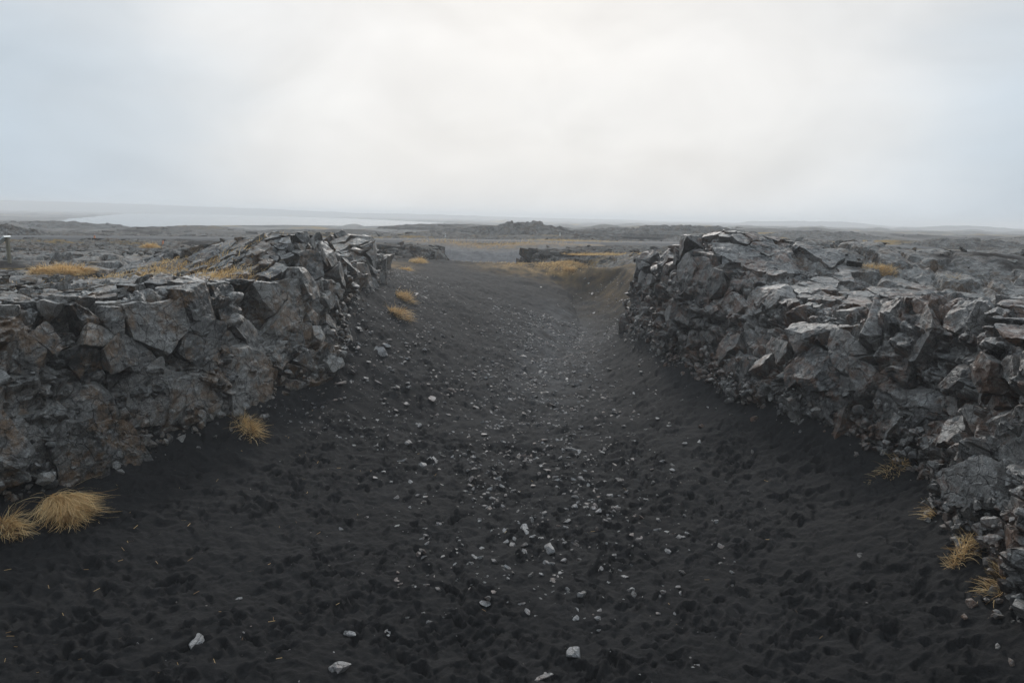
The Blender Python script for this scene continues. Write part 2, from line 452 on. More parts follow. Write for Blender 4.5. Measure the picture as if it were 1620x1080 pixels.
def plain_material():
    m = rock_material('lava_field', dark=(0.025, 0.0225, 0.020), light=(0.185, 0.174, 0.16), brown=(0.12, 0.072, 0.038), brown_amt=0.75, lichen_toplight_amt=0.5, rough=0.6)
    nt = m.node_tree; L = nt.links
    b = nt.nodes['Principled BSDF']
    src = b.inputs['Base Color'].links[0].from_socket
    pos = N(nt, 'ShaderNodeNewGeometry').outputs['Position']
    soil = N(nt, 'ShaderNodeAttribute', attribute_name='soil')
    n = noise_node(nt, 14.0, 5, 0.7, pos)
    sc = ramp(nt, n.outputs['Fac'], [(0.3, (0.03, 0.027, 0.026, 1)), (0.7, (0.062, 0.055, 0.05, 1))])
    col = mixc(nt, soil.outputs['Fac'], src, sc.outputs['Color'])
    moss = N(nt, 'ShaderNodeAttribute', attribute_name='moss')
    n2 = noise_node(nt, 2.2, 8, 0.75, pos)
    ad = N(nt, 'ShaderNodeMath', operation='MULTIPLY_ADD'); L.new(n2.outputs['Fac'], ad.inputs[0]); ad.inputs[1].default_value = 1.3; L.new(moss.outputs['Fac'], ad.inputs[2])
    mm = N(nt, 'ShaderNodeMapRange'); L.new(ad.outputs[0], mm.inputs['Value']); mm.inputs['From Min'].default_value = 0.95; mm.inputs['From Max'].default_value = 1.2
    n4 = noise_node(nt, 9.0, 6, 0.7, pos)
    gc = ramp(nt, n4.outputs['Fac'], [(0.3, (0.15, 0.095, 0.035, 1)), (0.7, (0.34, 0.23, 0.085, 1))])
    col = mixc(nt, mm.outputs['Result'], col, gc.outputs['Color'])
    L.new(col, b.inputs['Base Color'])
    wet = N(nt, 'ShaderNodeAttribute', attribute_name='wet')
    L.new(wet.outputs['Fac'], b.inputs['Specular IOR Level'])
    return m

def grass_material():
    m, nt, b = new_mat('dead_grass')
    at = N(nt, 'ShaderNodeAttribute', attribute_name='tone')
    r = ramp(nt, at.outputs['Fac'], [(0.0, (0.24, 0.135, 0.05, 1)), (0.45, (0.66, 0.43, 0.18, 1)), (1.0, (0.90, 0.69, 0.38, 1))])
    nt.links.new(r.outputs['Color'], b.inputs['Base Color'])
    b.inputs['Roughness'].default_value = 0.7
    tr = N(nt, 'ShaderNodeBsdfTranslucent')
    nt.links.new(r.outputs['Color'], tr.inputs['Color'])
    mx = N(nt, 'ShaderNodeMixShader'); mx.inputs['Fac'].default_value = 0.3
    out = nt.nodes['Material Output']
    nt.links.new(b.outputs['BSDF'], mx.inputs[1]); nt.links.new(tr.outputs['BSDF'], mx.inputs[2])
    nt.links.new(mx.outputs['Shader'], out.inputs['Surface'])
    return m

def simple_material(name, c1, c2, scale, rough, metallic=0.0):
    m, nt, b = new_mat(name)
    pos = N(nt, 'ShaderNodeNewGeometry').outputs['Position']
    n = noise_node(nt, scale, 6, 0.65, pos)
    r = ramp(nt, n.outputs['Fac'], [(0.3, c1 + (1,)), (0.7, c2 + (1,))])
    nt.links.new(r.outputs['Color'], b.inputs['Base Color'])
    b.inputs['Roughness'].default_value = rough
    b.inputs['Metallic'].default_value = metallic
    return m

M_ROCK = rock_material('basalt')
M_ROCK_R = rock_material('basalt_rubbly', dark=(0.015, 0.013, 0.012), light=(0.20, 0.188, 0.174), brown=(0.125, 0.064, 0.036), brown_amt=0.85, lichen_toplight_amt=0.45)
M_STONE = rock_material('loose_basalt', dark=(0.042, 0.040, 0.039), light=(0.215, 0.21, 0.206), brown=(0.19, 0.12, 0.09), brown_amt=0.5, lichen_toplight_amt=0.1, rough=0.5, spread=1.3)
M_SAND = sand_material()
M_PLAIN = plain_material()
M_GRASS = grass_material()

# ------------------------------------------------------------------ lava plain (one sheet to the horizon)
def build_plain():
    core = np.linspace(-45, 45, 490)
    rest = np.linspace(46, 314, 90)[1:-1]
    az = np.radians(np.concatenate([core, rest]))
    r = np.concatenate([[0.3, 3, 6], np.geomspace(8.0, 60, 330), np.geomspace(60.5, 130, 70), np.geomspace(131, 4000, 170)])
    A, Rr = np.meshgrid(az, r)
    x = (np.sin(A) * Rr).ravel(); y = (np.cos(A) * Rr).ravel()
    z = plain_z(x, y).astype(np.float32)
    d = rift_d(x, y)
    dist = np.hypot(x, y)
    near = dist < 150
    p = np.stack([x, y, z], 1).astype(np.float32)
    pn = p[near].copy(); pn[:, 2] = 0.0
    pn[:, :2] += 0.25 * np.stack([vnoise(pn / 0.8, 31), vnoise(pn / 0.8, 32)], 1)
    h1, t1 = facet(pn, 1.5, 11, 0.16, 0.18, 0.14, 0.07, flat=True)
    h2, t2 = facet(pn, 0.5, 12, 0.30, 0.30, 0.2, 0.1, flat=True)
    rub = sstep(-0.15, 0.35, vnoise(pn / 6.0, 13))
    h3, t3 = facet(pn, 0.26, 14, 0.6, 0.8, 0.2, 0.1, flat=True)
    sl = sstep(0.0, 0.4, vnoise(pn / 5.0, 15))
    fd = 1 - sstep(14, 34, dist[near])
    hh = h1 * 1.05 + h2 * (0.3 + 0.5 * rub) * (0.35 + 0.65 * fd) + h3 * 0.8 * rub * (1 - sl * 0.6) * fd + 0.05 * fbm(pn / 0.5, 16, 3)
    soil = np.zeros(len(z), np.float32); moss = np.zeros(len(z), np.float32); tone = np.zeros(len(z), np.float32) + 0.5
    p2 = p.copy(); p2[:, 1] *= 0.35
    tone[:] = np.clip(0.5 + 0.9 * fbm(p2 / 16.0, 25, 4), 0, 1)
    tone[near] = 0.4 * t2 + 0.25 * t3 + 0.35 * tone[near]
    # hollows fill with dark grit
    n9 = vnoise(p / 9.0, 3)
    so = sstep(0.34, 0.52, np.abs(n9) * 0.9 + 0.28 * fbm(p / 1.6, 21, 4))
    px_pad = np.exp(-((x + 29) / 7.5) ** 2 - ((y - 32) / 5.5) ** 2)
    so = np.maximum(so, sstep(0.3, 0.6, px_pad + 0.1 * fbm(p / 1.1, 22, 3)))
    soil[:] = so * 0.95
    hfull = np.zeros(len(z), np.float32); hfull[near] = hh
    z = z + hfull * (1 - 0.8 * so)
    ms = 0.3 * fbm(p / 7.0, 23, 4) + (0.34 + 0.3 * np.clip((dist - 60) / 100, 0, 1)) * fbm(p2 / 38.0, 24, 4)
    moss[:] = np.clip(ms, -0.5, 0.5) - 0.10 + np.clip((dist - 30) / 90, 0, 1) * 0.2
    for mx, my, mrx, mry, mv in MOSSY:
        moss += mv * np.exp(-((x - mx) / mrx) ** 2 - ((y - my) / mry) ** 2)
    # under the cliff tops and inside the rift the sheet runs below the cliffs and the sand
    soft = sstep(36, 40, y) * (1 - sstep(54, 57, y)) + sstep(78, 82, y)
    z = z - 0.45 * (1 - sstep(3.4, 5.2, d)) * (1 - soft)
    c1_ = 1 - sstep(0.7, 1.5, d); c2_ = 1 - sstep(-1.5, 3.2, d)
    under = sand_z(x, y) - 0.6
    z = (1 - soft) * (z * (1 - c1_) - 2.5 * c1_) + soft * (z * (1 - c2_) + under * c2_)
    # the road is graded flat
    rd = road_d(x, y)
    k = np.exp(-(rd / 7.0) ** 4)
    z = z * (1 - k) + (road_z(x, y) - 0.12) * k
    # lake basin
    lk = lake_in(x, y)
    z = np.where(lk > 0, np.minimum(z, LAKE_Z - 0.6 * np.clip(lk, 0, 3)), z)
    v = np.stack([x, y, z], 1)
    q = grid_quads(len(r), len(az), wrap=True)
    me = mesh('lava_plain', v, q, smooth=False, attrs={'soil': soil, 'moss': moss, 'tone': tone, 'wet': 0.4 * (1 - sstep(22, 60, dist)) * (1 - so)})
    sm = np.repeat(np.repeat(r[:-1] > 150, 1), len(az))
    me.polygons.foreach_set('use_smooth', sm[:len(me.polygons)] if len(sm) >= len(me.polygons) else np.zeros(len(me.polygons), bool))
    return obj('lava_plain', me, M_PLAIN, kind='structure')

# road: a nearly straight line across the view
RD0 = np.array([-75.0, 70.0]); RD1 = np.array([90.0, 112.0])
_rdv = (RD1 - RD0) / np.linalg.norm(RD1 - RD0); _rdn = np.array([-_rdv[1], _rdv[0]])
def road_d(x, y): return (x - RD0[0]) * _rdn[0] + (y - RD0[1]) * _rdn[1]
def road_s(x, y): return (x - RD0[0]) * _rdv[0] + (y - RD0[1]) * _rdv[1]
def road_z(x, y):
    s = road_s(x, y)
    return np.interp(s, [-400, 0, 60, 90, 130, 170, 500], [3.0, 3.45, 3.75, 3.75, 3.7, 3.6, 3.4])

# lake
LAKE_Z = -1.5
_lake_px = [(78, 352), (110, 346.5), (170, 340.5), (205, 337.6), (330, 339.0), (450, 342.2), (560, 346.0), (690, 352.0), (742, 355.5), (700, 357.2), (560, 357.5), (450, 356.0), (330, 357.0), (215, 359.5), (140, 359.8), (85, 358.5)]
LAKE = []
for _a, _b in _lake_px:
    _d = ray(_a, _b); _t = (LAKE_Z - CAM_Z) / _d[2]
    LAKE.append(_d[:2] * _t)
LAKE = np.array(LAKE)
def lake_in(x, y):
    """metres inside the lake outline, negative outside"""
    inside = np.zeros(len(x), bool); dmin = np.full(len(x), 1e9)
    n = len(LAKE)
    for i in range(n):
        a = LAKE[i]; b = LAKE[(i + 1) % n]
        c = ((a[1] > y) != (b[1] > y)) & (x < (b[0] - a[0]) * (y - a[1]) / (b[1] - a[1] + 1e-9) + a[0])
        inside ^= c
        e = b - a
        t = np.clip(((x - a[0]) * e[0] + (y - a[1]) * e[1]) / (e @ e), 0, 1)
        dmin = np.minimum(dmin, np.hypot(x - a[0] - t * e[0], y - a[1] - t * e[1]))
    return np.where(inside, dmin, -dmin)

# places where dead grass and moss colour the ground: x, y, rx, ry, strength
MOSSY = [(-12.5, 24.0, 3.4, 2.6, 0.45), (-22.5, 32.5, 3.2, 1.2, 0.6), (-17.5, 36, 2.6, 1.2, 0.4), (-34, 62, 12, 2.0, 0.3),
         (9.5, 47, 5, 4, 0.5), (6, 55, 4.5, 2.4, 0.5), (-9.5, 45, 2.2, 5, 0.4), (-4, 88, 8, 4, 0.5), (7, 92, 7, 3, 0.45), (16.5, 22.2, 1.3, 0.8, 0.4),
         (13, 20.0, 2.4, 1.2, 0.25), (21, 24.0, 1.5, 0.6, 0.3), (14, 84, 8, 2, 0.3), (30, 60, 10, 3, 0.3)]
build_plain()
# ------------------------------------------------------------------ black sand floor of the rift
def sand_patch(xs, ys, prints):
    X, Y = np.meshgrid(xs, ys)
    x = X.ravel(); y = Y.ravel()
    z = sand_z(x, y).astype(np.float32)
    p = np.stack([x, y, np.zeros_like(x)], 1).astype(np.float32)
    z += 0.10 * vnoise(p / 2.3, 41) + 0.05 * vnoise(p / 0.9, 42)
    sl = np.clip((z - 0.25) / 0.8, 0, 1)
    pr = p.copy(); pr[:, 0] *= 0.8; pr[:, 1] += 0.35 * x
    z += sl * 0.026 * fbm(pr / np.array([0.9, 0.2, 1.0], np.float32), 43, 3)
    z += 0.050 * fbm(p / 0.36, 44, 4, 0.6) + 0.014 * fbm(p / 0.09, 47, 2)
    Z = z.reshape(X.shape)
    for cx, cy, L, W, A, th, shoe, ph in prints:
        R = L * 2.2
        i0, i1 = np.searchsorted(ys, (cy - R, cy + R)); j0, j1 = np.searchsorted(xs, (cx - R, cx + R))
        if i1 <= i0 or j1 <= j0:
            continue
        dx = X[i0:i1, j0:j1] - cx; dy = Y[i0:i1, j0:j1] - cy
        a = (dx * math.cos(th) + dy * math.sin(th)) / L; b = (-dx * math.sin(th) + dy * math.cos(th)) / W
        if shoe:
            q = np.minimum(np.hypot((a + 0.62) / 0.42, b / 0.85), np.hypot((a - 0.3) / 0.72, b))
        else:
            an = np.arctan2(b, a)
            q = np.hypot(a, b) * (1 + 0.25 * np.sin(2 * an + ph) + 0.15 * np.sin(3 * an + 2 * ph))
        Z[i0:i1, j0:j1] += A * (-(1.1 + 0.35 * a) * np.exp(-q ** 6) + 0.5 * np.exp(-((q - 1.35) / 0.28) ** 2))
    turf = 0.9 * np.exp(-((y - 54.8) / 2.6) ** 2) * sstep(-5.5, 0.5, x) + 0.45 * np.exp(-((x - 9) / 3.0) ** 2 - ((y - 48) / 5) ** 2) + 0.6 * np.exp(-((x + 8.5) / 1.5) ** 2 - ((y - 47) / 4.5) ** 2) + 0.9 * np.exp(-((y - 82.5) / 2.4) ** 2)
    turf = np.clip(turf * (0.75 + 1.1 * fbm(p / 0.9, 46, 3)), 0, 1)
    grit = np.maximum(sstep(57, 63, y + 0.6 * vnoise(p / 1.5, 49)), 0.42 * np.clip(0.75 + fbm(p / 0.8, 48, 4), 0, 1.3) * np.exp(-((x - np.interp(y, [20, 33, 44], [0.8, 2.0, 3.6])) / 2.1) ** 2) * sstep(17, 34, y) * (1 - sstep(43, 48, y)))  # far pit and channel floor: pale gravel, colour lightened to stand for mist
    return np.stack([x, y, Z.ravel()], 1), grit, turf, Z

def build_sand():
    r = np.random.default_rng(5)
    n = 15000
    yy = 6.5 + 37 * r.random(n) ** 1.35
    xx = left_x(yy) + 0.3 + r.random(n) * (right_x(yy) - left_x(yy) - 0.6)
    busy = vnoise(np.stack([xx, yy, yy * 0], 1).astype(np.float32) / 1.9, 40)
    prints = []
    for k in range(n):
        if busy[k] < r.uniform(-0.5, 0.25):
            continue
        shoe = r.random() < 0.45
        L = r.uniform(0.12, 0.16) if shoe else 0.045 + 0.12 * r.random() ** 1.5
        W = 0.055 if shoe else L * r.uniform(0.4, 0.75)
        A = (r.uniform(0.015, 0.05) if shoe else L * r.uniform(0.2, 0.6)) * (0.6 if yy[k] > 26 else 1)
        prints.append((xx[k], yy[k], L, W, A, r.normal(math.pi / 2, 0.8) + math.pi * (r.random() < 0.5), shoe, r.uniform(0, 6.28)))
    xa = np.arange(-13.2, 10.8, 0.035); ya = np.concatenate([np.linspace(-12, 6.2, 30), np.geomspace(6.25, 20.0, 330)])
    xb = np.arange(-13.2, 10.8, 0.075); yb = np.geomspace(19.95, 90, 300)
    va, ga, ta, Za = sand_patch(xa, ya, prints)
    vb, gb, tb, Zb = sand_patch(xb, yb, [q for q in prints if q[1] > 19])
    vb[:len(xb), 2] -= 0.03
    qa = grid_quads(len(ya), len(xa)); qb = grid_quads(len(yb), len(xb)) + len(va)
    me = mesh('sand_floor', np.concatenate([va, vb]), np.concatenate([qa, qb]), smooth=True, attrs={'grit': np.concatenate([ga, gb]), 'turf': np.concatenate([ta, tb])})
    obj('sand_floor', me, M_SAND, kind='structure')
    return (xa, ya, Za), (xb, yb, Zb)
SA, SB = build_sand()
def sand_at(x, y):
    xs, ys, Z = SA if y < 20 else SB
    i = np.clip(np.searchsorted(ys, y), 1, len(ys) - 1); j = np.clip(np.searchsorted(xs, x), 1, len(xs) - 1)
    return float(Z[i - 1, j - 1] + Z[i, j]) * 0.5

# ------------------------------------------------------------------ cliffs
class Cliff:
    """A wall along one side of the rift: surface(s, w): w 0..1 the face from foot to rim, w 1..2 the strip of plateau behind it."""
    def __init__(self, side, top=4.6):
        self.side = side; self.top = top
    def frame(self, y):
        fx = left_x if self.side < 0 else right_x
        y = np.asarray(y, float)
        x = fx(y)
        # smooth foot line plus bays and buttresses
        q = np.stack([y, y * 0 + self.side * 3.3, y * 0], 1).astype(np.float32)
        x = x + self.side * (1 + 2.2 * (y > 50)) * (0.4 * vnoise(q / 2.6, 51) + 0.22 * vnoise(q / 1.0, 52))
        return x
    def surf(self, y, w):
        y = np.asarray(y, np.float32).ravel(); w = np.asarray(w, np.float32).ravel()
        xb = self.frame(y)
        fz = left_z if self.side < 0 else right_z
        zb = fz(y) - 0.75
        back = self.setback(y)
        xe = xb + self.side * back
        q = np.stack([y, y * 0 + 9.1 * self.side, y * 0], 1).astype(np.float32)
        ze = plain_z(xe + self.side * 0.4, y)
        f = np.clip(w, 0, 1); t = np.clip(w - 1, 0, 1)
        # slight undercut low down, ledge in the middle, rounded rim
        prof = back * (0.10 * np.sin(f * 3.1) * -1.6 + f ** 2.2 + 0.10 * np.sin(f * 9 + y * 0.7))
        X = xb + self.side * (prof + t * self.top)
        zt = plain_z(X, y)
        ro = np.minimum(f, 1)
        Z = np.where(w <= 1, zb + (ze - zb) * (1 - (1 - ro) ** 1.12), zt + 0.0)
        k = sstep(0.0, 0.25, t)
        Z = np.where(w > 1, (ze * (1 - k) + zt * k), Z)
        Z = Z - sstep(0.86, 1.0, t) * 0.7
        return np.stack([X, y, Z], 1).astype(np.float32)
    def setback(self, y):
        if self.side < 0:
            return np.interp(y, [0, 12, 17, 20, 24, 30, 36], [0.9, 0.9, 0.9, 1.3, 1.6, 0.9, 0.7])
        return np.interp(y, [0, 10, 14, 17, 20, 24, 28, 36], [0.9, 0.9, 0.9, 1.7, 2.1, 1.6, 1.0, 0.7])

def normals_of(P, nr, nc):
    G = P.reshape(nr, nc, 3)
    du = np.gradient(G, axis=0); dv = np.gradient(G, axis=1)
    n = np.cross(du, dv)
    n /= np.linalg.norm(n, axis=2, keepdims=True) + 1e-9
    return n.reshape(-1, 3)

CL = {-1: Cliff(-1), 1: Cliff(1)}

def cliff_face(side, y0, y1, parent, mat, seed, step=0.052, ends=False):
    c = CL[side]
    ny = int((y1 - y0) / step)
    if y0 < 6: ny = int((y1 - 6) / 0.052) + 60
    ys = np.linspace(y0, y1, ny) if y0 >= 6 else np.concatenate([np.linspace(y0, 6, 60), np.linspace(6, y1, ny - 60)])
    ws = np.concatenate([np.linspace(0, 1, 92 if step < 0.1 else 26), np.linspace(1, 2, 75 if step < 0.1 else 30)[1:]])
    W, Y = np.meshgrid(ws, ys)
    P = c.surf(Y, W)
    n = normals_of(P, len(ys), len(ws))
    n *= np.sign(n[:, 2].mean())
    w = W.ravel()
    topf = sstep(0.93, 1.12, w)
    q = P + 0.12 * np.stack([vnoise(P / 0.45, seed + 1), vnoise(P / 0.45, seed + 2), vnoise(P / 0.45, seed + 3)], 1)
    hA, tA = facet(q, 1.05, seed + 4, 0.38, 0.42, 0.16, 0.07, (1, 1, 0.7))
    hB, tB = facet(q, 0.42, seed + 5, 0.5, 0.6, 0.2, 0.09)
    hC, tC = facet(q, 0.17, seed + 6, 0.6, 0.8, 0.2, 0.1)
    rub = sstep(-0.2, 0.3, vnoise(P / 2.2, seed + 7) - 0.25 * (w - 0.4) + (0.15 if side > 0 else 0))
    h = (hA * 0.85 + hB * 0.8 + hC * (0.35 + 0.8 * rub)) * (1 - topf) + (hA * 0.28 + hB * 0.4 + hC * 0.5) * topf
    h += 0.02 * fbm(P / 0.12, seed + 8, 2)
    bed = vnoise(q / np.array([3.0, 3.0, 0.32], np.float32), seed + 9)
    h += (0.34 if side < 0 else 0.24) * bed * (1 - topf)
    h -= 0.17 * (1 - topf) + 0.11 * topf
    V = P + n * h[:, None]
    if ends:
        V[:, 2] -= 1.1 * (1 - sstep(0, 8.0, np.minimum(Y.ravel() - y0, y1 - Y.ravel()) + 1.2 * vnoise(P / 1.5, 57))) * sstep(0.5, 1.0, w)
    me = mesh('rock_face', V, grid_quads(len(ys), len(ws)), smooth=False, attrs={'tone': 0.45 * tA + 0.3 * tB + 0.25 * tC})
    return obj('rock_face', me, mat, parent, kind='stuff', label='crumbling broken rock filling the joints between the blocks')

BLOCKS = []            # (parent, mat, verts, tris, tone, place), relief added to all at once later
def rock_from_planes(planes, size, edge, smooth=0.2):
    """convex rock: a cube of half-width SIZE cut by planes (point, normal), edges split down to about EDGE; None if nothing is left"""
    bm = bmesh.new()
    bmesh.ops.create_cube(bm, size=2 * size)
    for co, no in planes:
        gm = bm.verts[:] + bm.edges[:] + bm.faces[:]
        r = bmesh.ops.bisect_plane(bm, geom=gm, plane_co=co, plane_no=no, clear_outer=True, dist=1e-5)
        ed = [e for e in r['geom_cut'] if isinstance(e, bmesh.types.BMEdge)]
        if len(ed) >= 3:
            bmesh.ops.edgenet_fill(bm, edges=ed)
        if len(bm.faces) < 4:
            bm.free(); return None
    bmesh.ops.triangulate(bm, faces=bm.faces[:])
    for k in range(7):
        es = [e for e in bm.edges if e.calc_length() > edge * 1.35]
        if not es: break
        bmesh.ops.subdivide_edges(bm, edges=es, cuts=1)
        bmesh.ops.triangulate(bm, faces=bm.faces[:])
    if smooth:
        bmesh.ops.smooth_vert(bm, verts=bm.verts[:], factor=smooth, use_axis_x=True, use_axis_y=True, use_axis_z=True)
    bm.verts.index_update()
    v = np.array([x.co[:] for x in bm.verts], np.float32)
    t = np.array([[x.index for x in f.verts] for f in bm.faces], np.int32)
    bm.free()
    if len(v) < 4 or len(t) < 4:
        return None
    return v, t

def cliff_blocks(side, y0, y1, parent, mat, n_want, style, seed, w0=0.12, w1=1.85):
    """joint-bounded blocks: the cells of a 3-D Voronoi split of the cliff's surface, each one set in or out and tilted a little"""
    c = CL[side]
    r = np.random.default_rng(seed)
    M = 6000
    cy = r.uniform(y0, y1, M); cw = np.where(r.random(M) < 0.58, r.uniform(w0, 1.0, M), r.uniform(1.0, w1, M))
    P = c.surf(cy, cw)
    Pa = c.surf(cy + 0.15, cw); Pb = c.surf(cy, cw + 0.03)
    nn = np.cross(Pa - P, Pb - P); nn /= np.linalg.norm(nn, axis=1, keepdims=True) + 1e-9
    nn *= np.where((nn[:, 2:3] * 0.6 - side * nn[:, 0:1]) > 0, 1, -1)
    rad = style['size'] * np.where(cw < 1, 1.0, 0.95) * np.clip(np.exp(r.normal(-0.12, 0.45, M)), 0.35, 2.0) * (1 - style['vary'] * np.clip(-vnoise(P / 2.2, 61) * 2.2, -0.3, 0.85))
    rad = rad * np.where((cw < 0.55) & (P[:, 1] < 19) & (side < 0), 1.2, 1.0)
    rad = np.minimum(rad, np.where(P[:, 1] < 14, 0.75, 1.2))
    rad = np.maximum(rad, 0.2)
    rim = c.surf(cy, cy * 0 + 1.0)[:, 2]
    kn = vnoise(P / 1.6, 62 + side)
    led = vnoise(P / np.array([2.5, 1.6, 0.55], np.float32), 66)                 # ledges: whole courses stand proud or lie back
    pick = []
    S = np.zeros((0, 3), np.float32); Rr = np.zeros(0)
    for k in range(M):
        if len(pick):
            d = np.linalg.norm((S - P[k]) * style['stretch'], axis=1)
            if (d < 0.62 * (rad[k] + Rr)).any():
                continue
        S = np.concatenate([S, P[k][None]]); Rr = np.append(Rr, rad[k])
        pick.append(k)
        if len(pick) >= n_want * 1.3:
            break
    made = 0
    for a, k in enumerate(pick):
        if made >= n_want:
            break
        w = cw[k]; top = w > 1.02
        if r.random() > (style['keep'] if kn[k] > -0.28 else 0.35):
            continue
        p = P[k]; nv = nn[k].astype(float)
        d = (S - p).astype(float)
        dd = np.linalg.norm(d, axis=1)
        idx = np.argsort(dd)[1:15]
        planes = []
        for j in idx:
            wgt = Rr[a] / (Rr[a] + Rr[j])
            nrm = d[j] / (dd[j] + 1e-9)
            n2 = nrm + r.normal(0, 0.09, 3) - nv * (0.10 if not top else 0); n2 /= np.linalg.norm(n2)
            planes.append((Vector(nrm * (dd[j] * wgt - (0.010 if top else 0.014))), Vector(n2)))
        if top:
            off = 0.02 + r.normal(0, 0.035) + 0.05 * led[k]; tilt = 0.05
        else:
            off = 0.50 * led[k] + r.normal(0, style['jog']) + 0.22 * float(np.exp(-((w - 0.93) / 0.12) ** 2)) - 0.12 * float(np.exp(-((w - 0.55) / 0.16) ** 2)); tilt = style['tilt']
        off = max(-0.3, min(off, 0.5 if w > 0.5 else 0.25))
        fn = nv + r.normal(0, tilt, 3)
        if not top and w > 0.5: fn[2] *= 0.35
        fn /= np.linalg.norm(fn)
        planes.append((Vector(nv * (0.05 + off)), Vector(fn)))
        planes.append((Vector(-nv * (0.6 if not top else 0.35)), Vector(-nv)))
        if not top:
            planes.append((Vector((0, 0, rim[k] - p[2] + r.uniform(-0.05, 0.16))), Vector((r.normal(0, 0.15), r.normal(0, 0.15), 1.0)).normalized()))
            for q in range(int(r.integers(0, 3))):
                cd = nv + r.normal(0, 0.8, 3); cd /= np.linalg.norm(cd)
                planes.append((Vector(cd * Rr[a] * r.uniform(0.32, 0.6)), Vector(cd)))
        R = rock_from_planes(planes, 1.7 * max(Rr[a], 0.5), max(0.066, 0.0058 * p[1]))
        if R is None:
            continue
        v, t = R
        ext = v.max(0) - v.min(0)
        if max(ext) < 0.12 or max(ext) > 2.6 or (v @ nv).max() > 0.75:
            continue
        BLOCKS.append((parent, mat, v, t, float(r.random()), p))
        made += 1

def flush_blocks():
    allv = np.concatenate([b[2] + b[5].astype(np.float32) for b in BLOCKS])
    off = np.cumsum([0] + [len(b[2]) for b in BLOCKS])
    dis = np.stack([fbm(allv / 0.22, 71, 3, 0.6), fbm(allv / 0.22, 81, 3, 0.6), fbm(allv / 0.22, 91, 3, 0.6)], 1) * 0.026
    big = np.stack([vnoise(allv / 0.8, 75), vnoise(allv / 0.8, 76), vnoise(allv / 0.8, 77)], 1) * 0.055
    F1, F2, H, V = cells(allv / 0.32, 95)
    chip = np.stack([_r01(H, 1), _r01(H, 2), _r01(H, 3)], 1) - 0.5
    allv = allv + dis + big + chip * 0.05
    tris = 0
    for k, (parent, mat, v, t, tone, p) in enumerate(BLOCKS):
        vv = allv[off[k]:off[k + 1]] - p.astype(np.float32)
        me = mesh('rock_block', vv, None, t, smooth=False, attrs={'tone': np.full(len(vv), tone)})
        o = obj('rock_block', me, mat, parent)
        o.location = p - np.array(parent.location)
        tris += len(t)
    print('blocks', len(BLOCKS), 'tris', tris)
    BLOCKS.clear()

def thing(name, label, cat, loc=(0, 0, 0), group=None):
    o = bpy.data.objects.new(name, None)
    COL.objects.link(o)
    o.location = loc
    o.empty_display_size = 0.3
    o['label'] = label; o['category'] = cat
    if group:
        o['group'] = group
    return o

def face_thing(name, label, side, y0, y1, mat, seed, step=0.052, ends=False):
    t = thing(name, label, 'cliff' if 'cliff' in name else 'outcrop', (0, 0, 0))
    cliff_face(side, y0, y1, t, mat, seed, step, ends)
    return t

ST_L = dict(size=0.74, vary=0.6, keep=0.85, tilt=0.11, jog=0.06, stretch=(1, 1, 0.6))
ST_L2 = dict(size=0.58, vary=0.6, keep=0.82, tilt=0.13, jog=0.07, stretch=(1, 1, 0.65))
ST_R = dict(size=0.56, vary=0.8, keep=0.72, tilt=0.17, jog=0.08, stretch=(0.9, 0.75, 1.25))
c1 = face_thing('lava_cliff', 'dark blocky basalt cliff with cracked slab top along the left side of the sand', -1, 1.0, 20.4, M_ROCK, 100)
cliff_blocks(-1, 9.0, 20.4, c1, M_ROCK, 285, ST_L, 1)
c2 = face_thing('rock_outcrop', 'peaked grey rock outcrop with rusty grass on its top, left of the sand', -1, 20.4, 29.6, M_ROCK, 100)
cliff_blocks(-1, 20.4, 29.6, c2, M_ROCK, 260, ST_L2, 2)
c3 = face_thing('rock_outcrop', 'small dark jagged outcrop above the stony talus, beyond the peaked outcrop', -1, 29.6, 37.6, M_ROCK, 100)
cliff_blocks(-1, 29.6, 37.6, c3, M_ROCK, 170, ST_L2, 3)
c4 = face_thing('lava_cliff', 'rubbly dark basalt cliff with pale slab top along the right side of the sand', 1, 1.0, 25.4, M_ROCK_R, 200)
cliff_blocks(1, 7.0, 17.0, c4, M_ROCK_R, 170, ST_R, 4)
cliff_blocks(1, 17.0, 25.4, c4, M_ROCK_R, 120, ST_R, 5)
c5 = face_thing('rock_outcrop', 'tall crumbling buttress where the right hand cliff ends beside the sand', 1, 25.4, 38.0, M_ROCK_R, 200)
cliff_blocks(1, 25.4, 38.0, c5, M_ROCK_R, 290, ST_R, 6)
